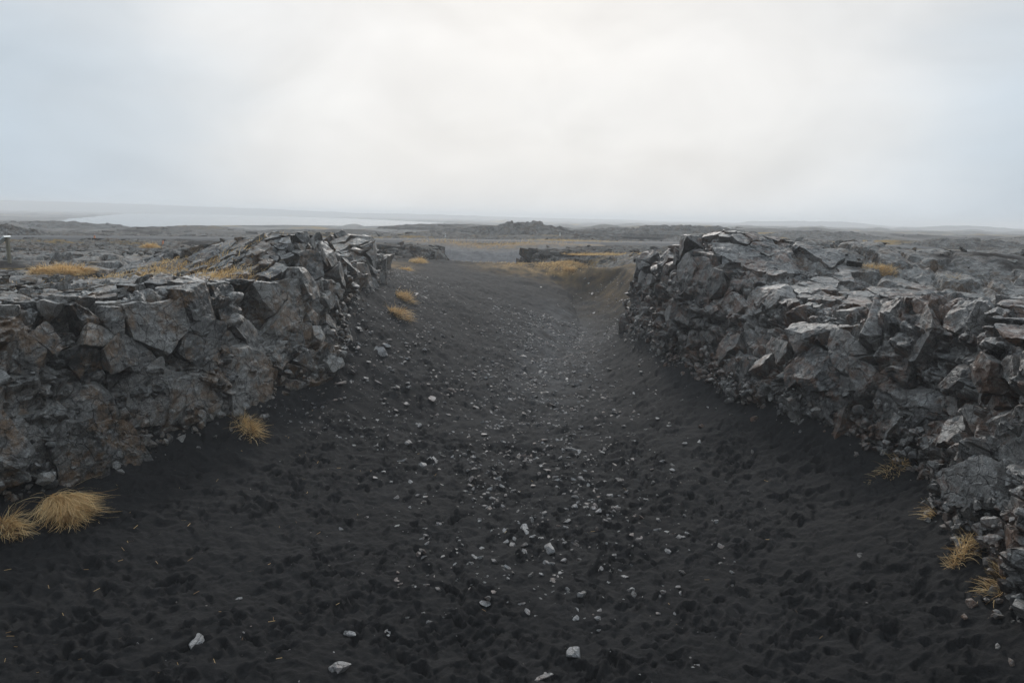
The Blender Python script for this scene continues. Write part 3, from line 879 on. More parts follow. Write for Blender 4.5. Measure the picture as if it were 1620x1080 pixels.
def big_block(px, py, wpx, hpx, parent, side, mat, seed, tone, proud=0.22, lean=0.0):
    """one large smooth-faced block of the cliff, where the photo shows one"""
    r = np.random.default_rng(seed)
    d = ray(px, py)
    t = np.linspace(6, 40, 1700)
    X, Y, Z = d[0] * t, d[1] * t, CAM_Z + d[2] * t
    fx = left_x(Y) if side < 0 else right_x(Y)
    ins = np.nonzero((X - fx) * side > 0.25)[0]
    if not len(ins):
        return
    k = ins[0]
    p = np.array([X[k], Y[k], Z[k]])
    y0, y1 = Y[k] - 0.6, Y[k] + 0.6
    f = left_x if side < 0 else right_x
    tang = np.array([f(y1) - f(y0), 1.2, 0.0]); tang /= np.linalg.norm(tang)
    nrm = np.array([tang[1], -tang[0], 0.0]) * (-side)
    view = np.array([-d[0], -d[1], 0.0]); view /= np.linalg.norm(view)
    D = np.linalg.norm(p - np.array([0, 0, CAM_Z]))
    w = wpx / FPX * D * 0.5 / max(0.45, abs(np.cross(tang, view)[2])); h = hpx / FPX * D * 0.5
    w = min(w, 0.95); up = np.array([0, 0, 1.0])
    def un(v):
        v = v + r.normal(0, 0.07, 3); return Vector(v / np.linalg.norm(v))
    pl = [(Vector(nrm * proud), un(nrm + lean * up)), (Vector(-nrm * 0.7), un(-nrm)), (Vector(tang * w), un(tang + nrm * 0.18)), (Vector(-tang * w), un(-tang + nrm * 0.18)), (Vector(up * h), un(up + nrm * 0.25)), (Vector(-up * h), un(-up))]
    for q in range(5):
        cd = nrm * 0.7 + tang * r.choice([-1, 1]) * r.uniform(0.4, 1.0) + up * r.choice([-1, 1]) * r.uniform(0.3, 1.0); cd /= np.linalg.norm(cd)
        pl.append((Vector(cd * min(w, h) * r.uniform(0.8, 1.05)), Vector(cd)))
    R = rock_from_planes(pl, 2.2, max(0.065, 0.0052 * p[1]), 0.15)
    if R is not None:
        BLOCKS.append((parent, mat, R[0], R[1], tone, p))
for k_, (a_, b_, w_, h_, t_) in enumerate([(300, 640, 70, 95, 0.8), (388, 600, 60, 105, 0.7), (140, 650, 60, 75, 0.4), (35, 705, 60, 80, 0.7)]):
    big_block(a_, b_, w_, h_, c1, -1, M_ROCK, 40 + k_, t_, 0.26 + 0.03 * (k_ % 3), 0.12)
for k_, (a_, b_, w_, h_, t_) in enumerate([(1335, 575, 125, 26, 0.45), (1335, 618, 105, 46, 0.6), (1440, 655, 90, 66, 0.4), (1265, 540, 60, 30, 0.4), (1520, 600, 80, 30, 0.3)]):
    big_block(a_, b_, w_, h_, c4, 1, M_ROCK_R, 70 + k_, t_, 0.10 + 0.03 * (k_ % 3), 0.2)
c6 = face_thing('rock_outcrop', 'broken lava edge along the left side of the far sand pit', -1, 57.5, 80.0, M_PLAIN, 100, 0.12, True)
c7 = face_thing('rock_outcrop', 'broken pale lava edge along the right side of the far sand pit', 1, 57.5, 80.0, M_PLAIN, 200, 0.12, True)
cliff_blocks(-1, 62.5, 75, c6, M_PLAIN, 90, dict(ST_L2, size=0.8), 7)
cliff_blocks(1, 62.5, 75, c7, M_PLAIN, 90, dict(ST_L2, size=0.8), 8)
flush_blocks()
# ------------------------------------------------------------------ loose stones
def stone_mesh(seed, flat=0.6, edge=0.35, np_=12):
    r = np.random.default_rng(seed)
    pl = []
    for k in range(np_):
        n = r.normal(0, 1, 3); n /= np.linalg.norm(n)
        pl.append((Vector(n * r.uniform(0.55, 0.95) * (1, 0.8, flat)), Vector(n)))
    v, t = rock_from_planes(pl, 1.0, edge, 0.08 if edge < 1 else 0)
    v = v * np.array([1, r.uniform(0.6, 0.9), flat])
    v = v + 0.05 * np.stack([vnoise(v * 2.2 + seed, 1), vnoise(v * 2.2 + seed, 2), vnoise(v * 2.2 + seed, 3)], 1)
    v[:, 2] -= v[:, 2].min() * 0.6 + 0.0
    v /= (v[:, 0].max() - v[:, 0].min())
    return v.astype(np.float32), t

STONES = [stone_mesh(300 + k, f, 0.4, 20) for k, f in enumerate([0.4, 0.5, 0.35, 0.6, 0.45, 0.55, 0.32, 0.42])]
STONE_MESH = []
for k, (v, t) in enumerate(STONES):
    for tone in (0.05, 0.5, 0.9):
        me = mesh('stone', v, None, t, smooth=False, attrs={'tone': np.full(len(v), tone)})
        me.materials.append(M_STONE)
        STONE_MESH.append(me)

def put_stone(name, px, py, wpx, label, group=None, mesh_i=None, rot=None, mat=None, fun=None, zs=1.0):
    p = march(px, py, fun or sand_z)
    if p is None:
        return None
    size = wpx / FPX * np.linalg.norm(p - np.array([0, 0, CAM_Z]))
    me = STONE_MESH[mesh_i if mesh_i is not None else random.randrange(len(STONE_MESH))]
    o = obj(name, me)
    o.location = (p[0], p[1], (sand_at(p[0], p[1]) if fun is None else p[2]) - 0.09 * size)
    o.scale = (size, size, size * zs)
    o.rotation_euler = (random.gauss(0, 0.18), random.gauss(0, 0.18), random.uniform(0, 6.28) if rot is None else rot)
    o['label'] = label; o['category'] = 'rock'
    if group:
        o['group'] = group
    return o

SPECIAL = [
    (980, 757, 26, 'largest dark angular boulder standing alone in the middle of the sand', 9),
    (313, 1010, 27, 'pale split stone alone on dark sand near the bottom left corner', 14),
    (827, 564, 15, 'pale grey boulder alone at the head of the stony strip', 2),
    (965, 585, 11, 'dark boulder lying near the foot of the far right slope', 3),
    (855, 1072, 30, 'brown topped stone cut by the bottom edge of the picture', 7),
    (532, 1062, 26, 'grey stone near the bottom edge, left of the middle', 11),
    (553, 1003, 20, 'left one of two pale stones lying apart at lower left of centre', 5),
    (613, 1000, 18, 'pinkish stone right of a pale one at lower left of centre', 8),
    (905, 1037, 26, 'flat pale stone sunk in the sand at lower right of centre', 17),
    (1100, 1056, 17, 'upright pale stone near the bottom edge, right of centre', 20),
    (768, 950, 22, 'pale stone with small chips round it in the lower middle', 2),
    (1363, 880, 20, 'dark grey stone alone on the sand before the right cliff', 6),
    (832, 838, 26, 'white wedge shaped stone in the near cluster of pale stones', 8),
    (870, 872, 28, 'long broken pale slab in the near cluster', 5),
    (603, 563, 22, 'biggest pale slab of the group on the left talus', 11),
    (645, 572, 12, 'pale stone right of the slab group on the left talus', 14),
    (535, 607, 24, 'flat grey slab lying at the foot of the left outcrop', 8),
    (685, 730, 30, 'flat pale stone sunk in sand left of the stony strip', 20),
    (905, 710, 24, 'pale topped block in the crowded part of the stony strip', 2),
    (912, 610, 20, 'dark pointed stone in the far part of the stony strip', 3),
    (1082, 847, 16, 'small white stone alone on the sand right of the near cluster', 8),
    (963, 815, 11, 'small tan stone standing alone right of the middle', 14),
    (610, 550, 16, 'white slab standing on edge behind the talus slab group', 5),
    (870, 640, 16, 'dark rounded block right of centre in the far strip', 9),
]
for s in SPECIAL:
    put_stone('loose_stone', s[0], s[1], s[2], s[3], None, s[4])

ZONES = [  # px, py, sx, sy, n, size range (px), where, group
    (850, 600, 110, 40, 70, (6, 11), 'far stony strip', 'stones in the far stony strip'),
    (850, 690, 110, 40, 66, (7, 14), 'middle stony strip', 'stones in the middle of the stony strip'),
    (840, 775, 110, 28, 34, (8, 16), 'near stony strip', 'stones at the near end of the stony strip'),
    (860, 860, 75, 32, 26, (9, 18), 'sparse near cluster', 'stones of the near cluster'),
    (610, 560, 55, 60, 60, (8, 16), 'left talus slope', 'stones on the left talus'),
    (935, 480, 40, 40, 20, (5, 9), 'far right slope', 'stones on the far right slope'),
]
rz = random.Random(3)
for cx, cy, sx, sy, n, (s0, s1), where, grp in ZONES:
    for k in range(n):
        px = rz.gauss(cx, sx); py = rz.gauss(cy, sy)
        if cx == 610:
            py = cy + (px - cx) * 0.35 + rz.gauss(0, 55); px = max(px, 530)
        f = rz.random() ** 2
        mi = rz.randrange(len(STONE_MESH))
        size_w = 'tiny' if f < 0.08 else 'small' if f < 0.4 else 'larger'
        tone_w = ('dark grey', 'grey', 'pale grey')[mi % 3]
        shape_w = ('flat', 'angular', 'thin flat', 'blocky', 'wedge shaped', 'chunky', 'splintered', 'slab like')[mi // 3]
        side_w = 'left side' if px < cx - 0.45 * sx else 'right side' if px > cx + 0.45 * sx else 'middle'
        put_stone('loose_stone', px, py, s0 + (s1 - s0) * f, '%s %s %s stone, %s of the %s' % (size_w, tone_w, shape_w, side_w, where), grp, mi)

def gravel():
    r = np.random.default_rng(9)
    V, T, A = [], [], []
    off = 0
    lo = [stone_mesh(500 + k, f, 9, 10) for k, f in enumerate([0.5, 0.7, 0.45, 0.6])]
    gx = np.arange(-8, 8, 0.1); gy = np.arange(5, 50, 0.1)
    GX, GY = np.meshgrid(gx, gy)
    GC = fbm(np.stack([GX.ravel(), GY.ravel() * 0.8, GX.ravel() * 0], 1).astype(np.float32) / 1.1, 45, 3).reshape(GX.shape)
    def cl0(x, y):
        return GC[min(max(int((y - 5) / 0.1), 0), len(gy) - 1), min(max(int((x + 8) / 0.1), 0), len(gx) - 1)]
    def add(x, y, s):
        nonlocal off
        v, t = lo[int(r.integers(4))]
        a = r.uniform(0, 6.28); ca, sa = math.cos(a), math.sin(a)
        q = v * s
        q = np.stack([q[:, 0] * ca - q[:, 1] * sa, q[:, 0] * sa + q[:, 1] * ca, q[:, 2]], 1) + np.array([x, y, sand_at(x, y) - 0.12 * s])
        V.append(q); T.append(t + off); A.append(np.full(len(q), r.random())); off += len(q)
    for k in range(7000):
        y = 10.5 + 31 * r.random() ** 0.72
        x = np.interp(y, [8, 20, 33, 41], [0.4, 0.8, 1.2, 2.2]) + r.normal(0, 1.9)
        if cl0(x, y) < r.uniform(-0.45, 0.35): continue
        add(x, y, 0.035 + 0.14 * r.random() ** 2.4)
    for k in range(2300):
        y = r.uniform(18, 44)
        x = left_x(y) + 0.2 + abs(r.normal(0, 2.2))
        add(x, y, 0.03 + 0.11 * r.random() ** 3)
    for k in range(700):
        y = r.uniform(33, 50)
        x = right_x(y) - 0.2 - abs(r.normal(0, 2.0))
        add(x, y, 0.03 + 0.13 * r.random() ** 3)
    for k in range(250):
        y = 8 + 10 * r.random()
        add(r.uniform(-6, 6), y, 0.015 + 0.04 * r.random() ** 3)
    me = mesh('gravel', np.concatenate(V), None, np.concatenate(T), smooth=False, attrs={'tone': np.concatenate(A)})
    obj('gravel', me, M_STONE, kind='stuff', label='small pale stone chips strewn over the black sand', category='gravel')
gravel()
# ------------------------------------------------------------------ dead grass
def blades(x, y, z, lx, ly, length, width, seed, tone=(0.0, 1.0), wild=0.3, up0=1.0):
    """bent, tangled blades rooted at x, y, z and drifting along lx, ly; long ones droop back towards the ground"""
    r = np.random.default_rng(seed)
    n = len(x)
    L = length * r.uniform(0.3, 1.25, n); w = width * r.uniform(0.6, 1.2, n)
    dx = lx + r.normal(0, wild, n); dy = ly + r.normal(0, wild, n)
    m = np.hypot(dx, dy) + 1e-6
    head = np.arctan2(dy, dx); turn = r.normal(0, 0.55, n)
    pit = np.arctan2(up0, m + 0.15) * r.uniform(0.75, 1.15, n)
    droop = r.uniform(0.9, 1.9, n) * np.clip(m, 0.15, 1.2)
    t = tone[0] + (tone[1] - tone[0]) * r.random(n) ** 0.8
    roll = r.uniform(0, 3.14, n)
    rows = []
    cx, cy, cz = x.copy(), y.copy(), z + 0 * x
    K = 5
    for q in range(K):
        f = q / (K - 1); k2 = (1 - 0.8 * f) * w * 0.5
        hd = head + turn * f
        sx, sy, sz = -np.sin(hd) * k2 * np.cos(roll), np.cos(hd) * k2 * np.cos(roll), k2 * np.sin(roll) * 0.6
        rows.append(np.stack([cx - sx, cy - sy, cz - sz], 1)); rows.append(np.stack([cx + sx, cy + sy, cz + sz], 1))
        pt = pit - droop * f
        st = L / (K - 1)
        cx = cx + np.cos(hd) * np.cos(pt) * st; cy = cy + np.sin(hd) * np.cos(pt) * st
        cz = np.maximum(cz + np.sin(pt) * st, z + 0.01 + 0.02 * r.random(n))
    V = np.stack(rows, 1).reshape(-1, 3)
    b = np.arange(n)[:, None] * (2 * K)
    Q = np.concatenate([b + np.array([[2 * q, 2 * q + 1, 2 * q + 3, 2 * q + 2]]) for q in range(K - 1)])
    return V, Q, np.repeat(t, 2 * K)

def ground_z(x, y):
    d = rift_d(x, y); a = sand_z(x, y); b = plain_z(x, y)
    return np.where(d > 0.6, np.maximum(np.where(y > 36, a, -9), b), a)

def tussock(px, py, wpx, hpx, label, n, length, lean=(0.6, -0.5), fun=None, seed=0, name='grass_tussock', width=0.015, depth=0.7, spread=0.6, wild=0.3, up0=0.7):
    p = march(px, py, fun or sand_z)
    D = np.linalg.norm(p - np.array([0, 0, CAM_Z]))
    rx = wpx / FPX * D * 0.5
    r = np.random.default_rng(1900 + seed)
    a = r.uniform(0, 6.28, n); q = np.sqrt(r.random(n))
    ox, oy = rx * 0.75 * q * np.cos(a), rx * depth * q * np.sin(a)
    z = np.clip(ground_z(p[0] + ox, p[1] + oy) - p[2], -0.6, 0.6)
    nc = max(3, n // 160)
    cx_ = r.uniform(-0.8, 0.8, nc) * rx; cy_ = r.uniform(-0.8, 0.8, nc) * rx * depth
    which = r.integers(0, nc, n)
    pull = r.uniform(0.35, 0.8, n)
    ox = ox * (1 - pull) + cx_[which] * pull; oy = oy * (1 - pull) + cy_[which] * pull
    lean = (lean[0] + r.normal(0, 0.4, nc)[which], lean[1] + r.normal(0, 0.4, nc)[which])
    hump = hpx / FPX * D * 0.25 * (1 - q ** 2)
    V, Q, A = blades(ox, oy, z - 0.03 + hump, lean[0] + spread * q * np.cos(a), lean[1] + spread * q * np.sin(a), length, width, 900 + seed, wild=wild, up0=up0)
    me = mesh(name, V, Q, smooth=True, attrs={'tone': A})
    o = obj(name, me, M_GRASS)
    o.location = p
    o['label'] = label; o['category'] = 'grass'
    return o

tussock(98, 805, 64, 70, 'biggest tussock of tan grass at the foot of the left cliff', 2600, 0.85, (1.7, -1.1), seed=1, spread=0.25, wild=0.45, up0=0.75, width=0.017)
tussock(8, 838, 60, 40, 'small dim grass tuft at the left edge below the cliff', 500, 0.45, (0.8, -0.5), seed=2)
tussock(392, 682, 62, 22, 'flat pale grass tuft on sand under the middle of the left cliff', 700, 0.45, (0.6, -0.3), seed=3)
tussock(630, 500, 44, 22, 'orange tan grass tuft on the left talus, nearer of the two', 900, 0.45, (0.5, -0.3), seed=4)
tussock(640, 474, 44, 20, 'tan grass tuft on the left talus, farther of the two', 900, 0.45, (0.5, -0.3), seed=5)
tussock(1405, 750, 80, 8, 'low yellow grass along the foot of the right cliff', 260, 0.3, (-0.5, -0.2), seed=6, depth=0.25)
tussock(1545, 872, 95, 4, 'sparse straw coloured grass under the near right cliff', 300, 0.3, (-0.8, -0.2), seed=7, depth=0.35)
tussock(1585, 925, 85, 4, 'largest straw coloured grass patch at the right edge under the cliff', 420, 0.32, (-0.6, -0.3), seed=8, depth=0.5)
tussock(1478, 815, 26, 14, 'few thin yellow stems on sand by the right cliff foot', 60, 0.35, (-0.5, -0.2), seed=9)

def ground_for_march(x, y):
    return np.maximum(np.where(rift_d(x, y) > 0.6, plain_z(x, y), -9), np.where(rift_d(x, y) <= 0.6, sand_z(x, y), -9))
tussock(95, 432, 100, 24, 'yellow grass mound on dark grit near the leaning sign', 3200, 0.4, (0.3, -0.3), fun=ground_for_march, seed=10, depth=0.6, width=0.02)
tussock(240, 408, 46, 12, 'tan grass patch behind the rubble left of the peaked outcrop', 900, 0.35, (0.2, -0.3), fun=ground_for_march, seed=11, width=0.02)
tussock(1385, 432, 60, 16, 'rusty grass cushion on the right plateau between lava humps', 1100, 0.25, (-0.2, -0.2), fun=ground_for_march, seed=12, depth=0.6)
tussock(1515, 446, 40, 16, 'few upright yellow stems on the pale slab at right', 60, 0.4, (0.0, 0.0), fun=ground_for_march, seed=13)
tussock(660, 416, 40, 18, 'round tan grass mound at the top of the left talus', 1600, 0.4, (0.3, -0.2), fun=ground_for_march, seed=14, depth=1.4, width=0.02)
tussock(645, 428, 24, 10, 'small tan grass tuft on talus below the round mound', 500, 0.4, (0.3, -0.2), fun=ground_for_march, seed=15, width=0.02)
tussock(900, 430, 34, 12, 'tan grass tuft right of the sand ridge', 800, 0.4, (0.2, -0.2), fun=ground_for_march, seed=16, width=0.025)

def grass_sheet():
    spots = [(-12.5, 24.0, 2.6, 1.8, 3600, 0.22), (-9.2, 21.3, 0.9, 0.8, 900, 0.3), (6, 55.5, 4, 1.6, 3000, 0.3), (-4, 85, 7, 3, 2400, 0.45), (7, 92, 6, 2, 2000, 0.45), (3, 56.5, 4, 1, 1500, 0.25)]
    VV, QQ, AA = [], [], []
    off = 0
    for k, (gx, gy, rx, ry, n, L) in enumerate(spots):
        r0 = np.random.default_rng(60 + k)
        xs_ = gx + r0.normal(0, rx * 0.6, n); ys_ = gy + r0.normal(0, ry * 0.6, n)
        zs_ = np.maximum(plain_z(xs_, ys_), -9.0)
        ins = rift_d(xs_, ys_) < 0.8
        zs_ = np.where(ins | (ys_ > 38), np.maximum(sand_z(xs_, ys_), np.where(rift_d(xs_, ys_) > 0.8, zs_, -9)), zs_)
        V, Q, A = blades(xs_, ys_, zs_, 0.5, -0.3, L, 0.02 + 0.0004 * gy, 70 + k)
        VV.append(V); QQ.append(Q + off); AA.append(A); off += len(V)
    me = mesh('dry_grass', np.concatenate(VV), np.concatenate(QQ), smooth=True, attrs={'tone': np.concatenate(AA)})
    obj('dry_grass', me, M_GRASS, kind='stuff', label='thin sheets of dead tan grass on the lava and the sand ridge', category='grass')
grass_sheet()

def straw():
    r = np.random.default_rng(77)
    V, Q, A = [], [], []
    for k in range(170):
        y = 7 + 14 * r.random() ** 1.5
        x = r.uniform(float(left_x(y)) + 0.4, float(right_x(y)) - 0.4)
        if r.random() < 0.6: x = -9 + abs(r.normal(0, 3.2))
        if x < left_x(y) + 0.3: continue
        z = sand_at(x, y) + 0.02
        a = r.uniform(0, 6.28); L = r.uniform(0.04, 0.13); w = 0.003
        dx, dy = math.cos(a) * L / 2, math.sin(a) * L / 2; nx, ny = -math.sin(a) * w, math.cos(a) * w
        b = len(V); lift = r.uniform(0, 0.03)
        V += [(x - dx - nx, y - dy - ny, z), (x + dx - nx, y + dy - ny, z + lift), (x + dx + nx, y + dy + ny, z + lift + 0.004), (x - dx + nx, y - dy + ny, z + 0.004)]
        Q.append((b, b + 1, b + 2, b + 3)); A += [r.uniform(0.0, 0.6)] * 4
    obj('straw_litter', mesh('straw_litter', np.array(V), np.array(Q), attrs={'tone': A}), M_GRASS, kind='stuff', label='broken straws lying on the trodden sand', category='straw')
straw()
def scree():
    r = np.random.default_rng(29)
    lo = [stone_mesh(800 + k, f, 9, 15) for k, f in enumerate([0.7, 0.9, 0.6, 0.8])]
    for side, n, y0, y1, lab, mat in ((-1, 1200, 9, 37, 'broken rock fallen along the foot of the left cliff', M_ROCK), (1, 1900, 6, 37, 'broken brownish rock fallen along the foot of the right cliff', M_ROCK_R)):
        V, T, A = [], [], []
        off = 0
        c = CL[side]
        yy = r.uniform(y0, y1, n)
        w = np.clip(np.abs(r.normal(0, 0.09 if side < 0 else 0.12, n)) + 0.15, 0, 0.5)
        P = c.surf(yy, w)
        for k in range(n):
            s = 0.07 + 0.26 * r.random() ** 2.4
            v, t = lo[int(r.integers(4))]
            a = r.uniform(0, 6.28); ca, sa = math.cos(a), math.sin(a)
            b = r.uniform(-0.9, 0.9); cb, sb = math.cos(b), math.sin(b)
            q = v * s
            q = np.stack([q[:, 0] * ca - q[:, 1] * sa, q[:, 0] * sa + q[:, 1] * ca, q[:, 2]], 1)
            q = np.stack([q[:, 0] * cb + q[:, 2] * sb, q[:, 1], -q[:, 0] * sb + q[:, 2] * cb], 1)
            if k % 6 < 1:
                q = q * 0.7
                fx = float(c.frame(np.array([yy[k]]))[0]) - side * (0.05 + r.exponential(0.22))
                q = q + np.array([fx, yy[k], sand_at(fx, yy[k]) - 0.12 * s])
            else:
                q = q + P[k] + np.array([-side * (0.02 + 0.18 * r.random()), 0, -0.03])
            V.append(q); T.append(t + off); A.append(np.full(len(q), r.random())); off += len(q)
        me = mesh('scree', np.concatenate(V), None, np.concatenate(T), smooth=False, attrs={'tone': np.concatenate(A)})
        obj('scree', me, mat, kind='stuff', label=lab, category='rubble')
scree()

# ------------------------------------------------------------------ rubble on the plateau
def rubble():
    r = np.random.default_rng(19)
    lo = [stone_mesh(700 + k, f, 9, 9) for k, f in enumerate([0.6, 0.8, 0.5, 0.7])]
    V, T, A = [], [], []
    off = 0
    n = 5200
    xs_ = np.concatenate([r.uniform(-34, -9, 2600), r.uniform(8, 34, 1600), r.uniform(-30, 40, 1000)])
    ys_ = np.concatenate([16 + 46 * r.random(2600), 11 + 36 * r.random(1600), r.uniform(38, 80, 1000)])
    d = rift_d(xs_, ys_)
    dens = vnoise(np.stack([xs_, ys_, xs_ * 0], 1).astype(np.float32) / 5.0, 13) + 0.1
    z = plain_z(xs_, ys_)
    pad = np.exp(-((xs_ + 29) / 7.5) ** 2 - ((ys_ - 32) / 5.5) ** 2)
    for k in range(len(xs_)):
        if d[k] < 2.5 or dens[k] < r.uniform(-0.35, 0.5) or pad[k] > 0.4 or abs(road_d(xs_[k], ys_[k])) < 7:
            continue
        s = 0.1 + 0.42 * r.random() ** 3
        v, t = lo[int(r.integers(4))]
        a = r.uniform(0, 6.28); ca, sa = math.cos(a), math.sin(a)
        q = v * s
        q = np.stack([q[:, 0] * ca - q[:, 1] * sa, q[:, 0] * sa + q[:, 1] * ca, q[:, 2]], 1) + np.array([xs_[k], ys_[k], z[k] - 0.12 * s])
        V.append(q); T.append(t + off); A.append(np.full(len(q), r.random())); off += len(q)
    xf = r.uniform(-75, 75, 5200); df = 42 * (320 / 42.0) ** r.random(5200)
    xf = xf / 75 * df * 0.85
    zf = plain_z(xf, df)
    cl = fbm(np.stack([xf, df * 0.5, xf * 0], 1).astype(np.float32) / 12.0, 14, 2)
    dr = rift_d(xf, df); li = lake_in(xf, df)
    for k in range(len(xf)):
        if cl[k] < r.uniform(-0.1, 0.35) or dr[k] < 2.5 or abs(road_d(xf[k], df[k])) < 7 or li[k] > -4:
            continue
        s = (0.2 + 0.9 * r.random() ** 3) * (0.6 + df[k] / 140)
        v, t = lo[int(r.integers(4))]
        a = r.uniform(0, 6.28); ca, sa = math.cos(a), math.sin(a)
        q = v * np.array([s * 1.5, s, s * 0.75])
        q = np.stack([q[:, 0] * ca - q[:, 1] * sa, q[:, 0] * sa + q[:, 1] * ca, q[:, 2]], 1) + np.array([xf[k], df[k], zf[k] - 0.18 * s])
        V.append(q); T.append(t + off); A.append(np.full(len(q), r.random() * 0.7)); off += len(q)
    me = mesh('lava_rubble', np.concatenate(V), None, np.concatenate(T), smooth=False, attrs={'tone': np.concatenate(A)})
    obj('lava_rubble', me, M_PLAIN, kind='stuff', label='loose lava rubble strewn over the plateau', category='rubble')
rubble()
# ------------------------------------------------------------------ far outcrops, hills, lake, road
def dome_outcrop(name, label, cx, cy, rx, ry, h, seed, mat, flat=2.0, rough=1.0):
    n = 110; m = 40
    a = np.linspace(0, 2 * math.pi, n, endpoint=False); q = np.linspace(0, 1, m)
    A, Qr = np.meshgrid(a, q)
    x = rx * Qr * np.cos(A); y = ry * Qr * np.sin(A)
    z = h * (1 - Qr ** flat)
    P = np.stack([x + cx, y + cy, z], -1).reshape(-1, 3).astype(np.float32)
    b = float(plain_z(np.array([cx]), np.array([cy]))[0])
    s = h * 0.55
    h1, t1 = facet(P, s * 1.6, seed, 0.5, 0.7, 0.2, 0.1)
    h2, t2 = facet(P, s * 0.55, seed + 1, 0.6, 0.8, 0.2, 0.1)
    e = sstep(1.0, 0.8, Qr.ravel())
    P[:, 2] += ((h1 * 0.3 + h2 * 0.4) * rough + 0.22 * h * fbm(P / (rx * 0.35), seed + 2, 3)) * (0.2 + 0.8 * e)
    P[:, 2] -= 0.5 * (Qr.ravel() > 0.97)
    P -= np.array([cx, cy, 0], np.float32)
    me = mesh(name, P, grid_quads(m, n, True), smooth=False, attrs={'tone': 0.5 * t1 + 0.5 * t2})
    o = obj(name, me, mat)
    o.location = (cx, cy, b - 0.25)
    o['label'] = label; o['category'] = 'outcrop'
    return o
def place_px(px, dist):
    d = ray(px, 360)
    return d[0] / d[1] * dist, dist
x_, y_ = place_px(838, 137); dome_outcrop('rock_outcrop', 'grey rocky dome rising above the road in the middle distance', x_, y_, 11, 6, 3.2, 401, M_PLAIN)
x_, y_ = place_px(790, 140); dome_outcrop('rock_outcrop', 'long low lava ridge left of the rocky dome beyond the road', x_, y_, 17, 6, 2.1, 411, M_PLAIN)
x_, y_ = place_px(895, 134); dome_outcrop('rock_outcrop', 'low lava hump right of the rocky dome beyond the road', x_, y_, 13, 5, 2.0, 421, M_PLAIN)
x_, y_ = place_px(1358, 96); dome_outcrop('rock_outcrop', 'flat topped dark rock knoll beyond the right plateau', x_, y_, 3.6, 2.2, 1.5, 431, M_ROCK_R, flat=5)
x_, y_ = place_px(1440, 110); dome_outcrop('rock_outcrop', 'tiny low rock hump right of the flat topped knoll', x_, y_, 2.2, 1.5, 0.7, 441, M_ROCK_R)
for _px, _d, _rx, _ry, _h, _lab in (
        (90, 190, 26, 9, 2.0, 'low lava ridge below the left tip of the lake'), (300, 210, 30, 9, 1.9, 'long lava ridge below the middle of the lake'),
        (470, 175, 20, 8, 1.0, 'lava hummocks behind the peaked outcrop, before the lake'), (600, 160, 16, 7, 1.0, 'lava hummock left of the long ridge beyond the road'),
        (985, 160, 16, 7, 1.7, 'lava hummock right of the orange marker post'), (1090, 150, 18, 7, 1.9, 'lava ridge above the notch in the right cliff'),
        (1215, 130, 10, 6, 1.4, 'lava hump just above the top of the right buttress'), (1300, 170, 20, 8, 1.9, 'wide lava ridge behind the flat topped knoll'),
        (1540, 105, 12, 5, 1.4, 'lava rise near the right edge beyond the plateau'), (720, 190, 22, 8, 1.1, 'lava ridge touching the right tip of the lake')):
    x_, y_ = place_px(_px, _d); dome_outcrop('lava_ridge', _lab, x_, y_, _rx, _ry, _h, 600 + _px, M_PLAIN)
x_, y_ = place_px(15, 82); dome_outcrop('rock_outcrop', 'low dark lava hump at the left edge by the road', x_ - 3, y_ + 4, 6, 4, 1.6, 471, M_PLAIN)

def hill(name, pts, dist, depth, base, mat, seed, label=None):
    """a long low hill: pts = (px, py) along its skyline, standing DIST metres off"""
    xs_ = np.array([at_dist(a, b, dist)[0] for a, b in pts]); zs_ = np.array([at_dist(a, b, dist)[2] for a, b in pts])
    u = np.linspace(xs_[0], xs_[-1], 400); v = np.linspace(-1, 1, 40)
    U, V = np.meshgrid(u, v)
    crest = np.interp(U, xs_, zs_)
    P = np.stack([U, dist + V * depth, U * 0], -1).reshape(-1, 3).astype(np.float32)
    cr = crest.ravel() + (1.4 * fbm(P / 26, seed, 3) + 0.5 * np.maximum(vnoise(P / 9, seed + 5), 0))
    prof = (1 - np.abs(V.ravel()) ** 1.6)
    P[:, 2] = base + (cr - base) * prof
    me = mesh(name, P, grid_quads(40, 400), smooth=True, attrs={'tone': 0.5 + 0.3 * vnoise(P / 12, seed + 7), 'soil': np.zeros(len(P)), 'moss': 0.15 + 0.3 * vnoise(P / 40, seed + 8)})
    return obj(name, me, mat, kind='structure')
hill('hills', [(-300, 316), (0, 317), (150, 321), (300, 326), (430, 331), (560, 337), (700, 340), (850, 345), (1000, 348), (1050, 352), (1090, 362)], 1600, 110, -4, M_PLAIN, 501)
hill('hills', [(1110, 366), (1160, 354), (1190, 350), (1260, 350), (1330, 351), (1380, 355), (1420, 362), (1500, 372)], 1250, 90, -4, M_PLAIN, 511)
hill('hills', [(1260, 368), (1330, 362), (1420, 361), (1500, 358), (1540, 357), (1600, 362), (1700, 366), (1900, 370)], 900, 80, -3, M_PLAIN, 521)

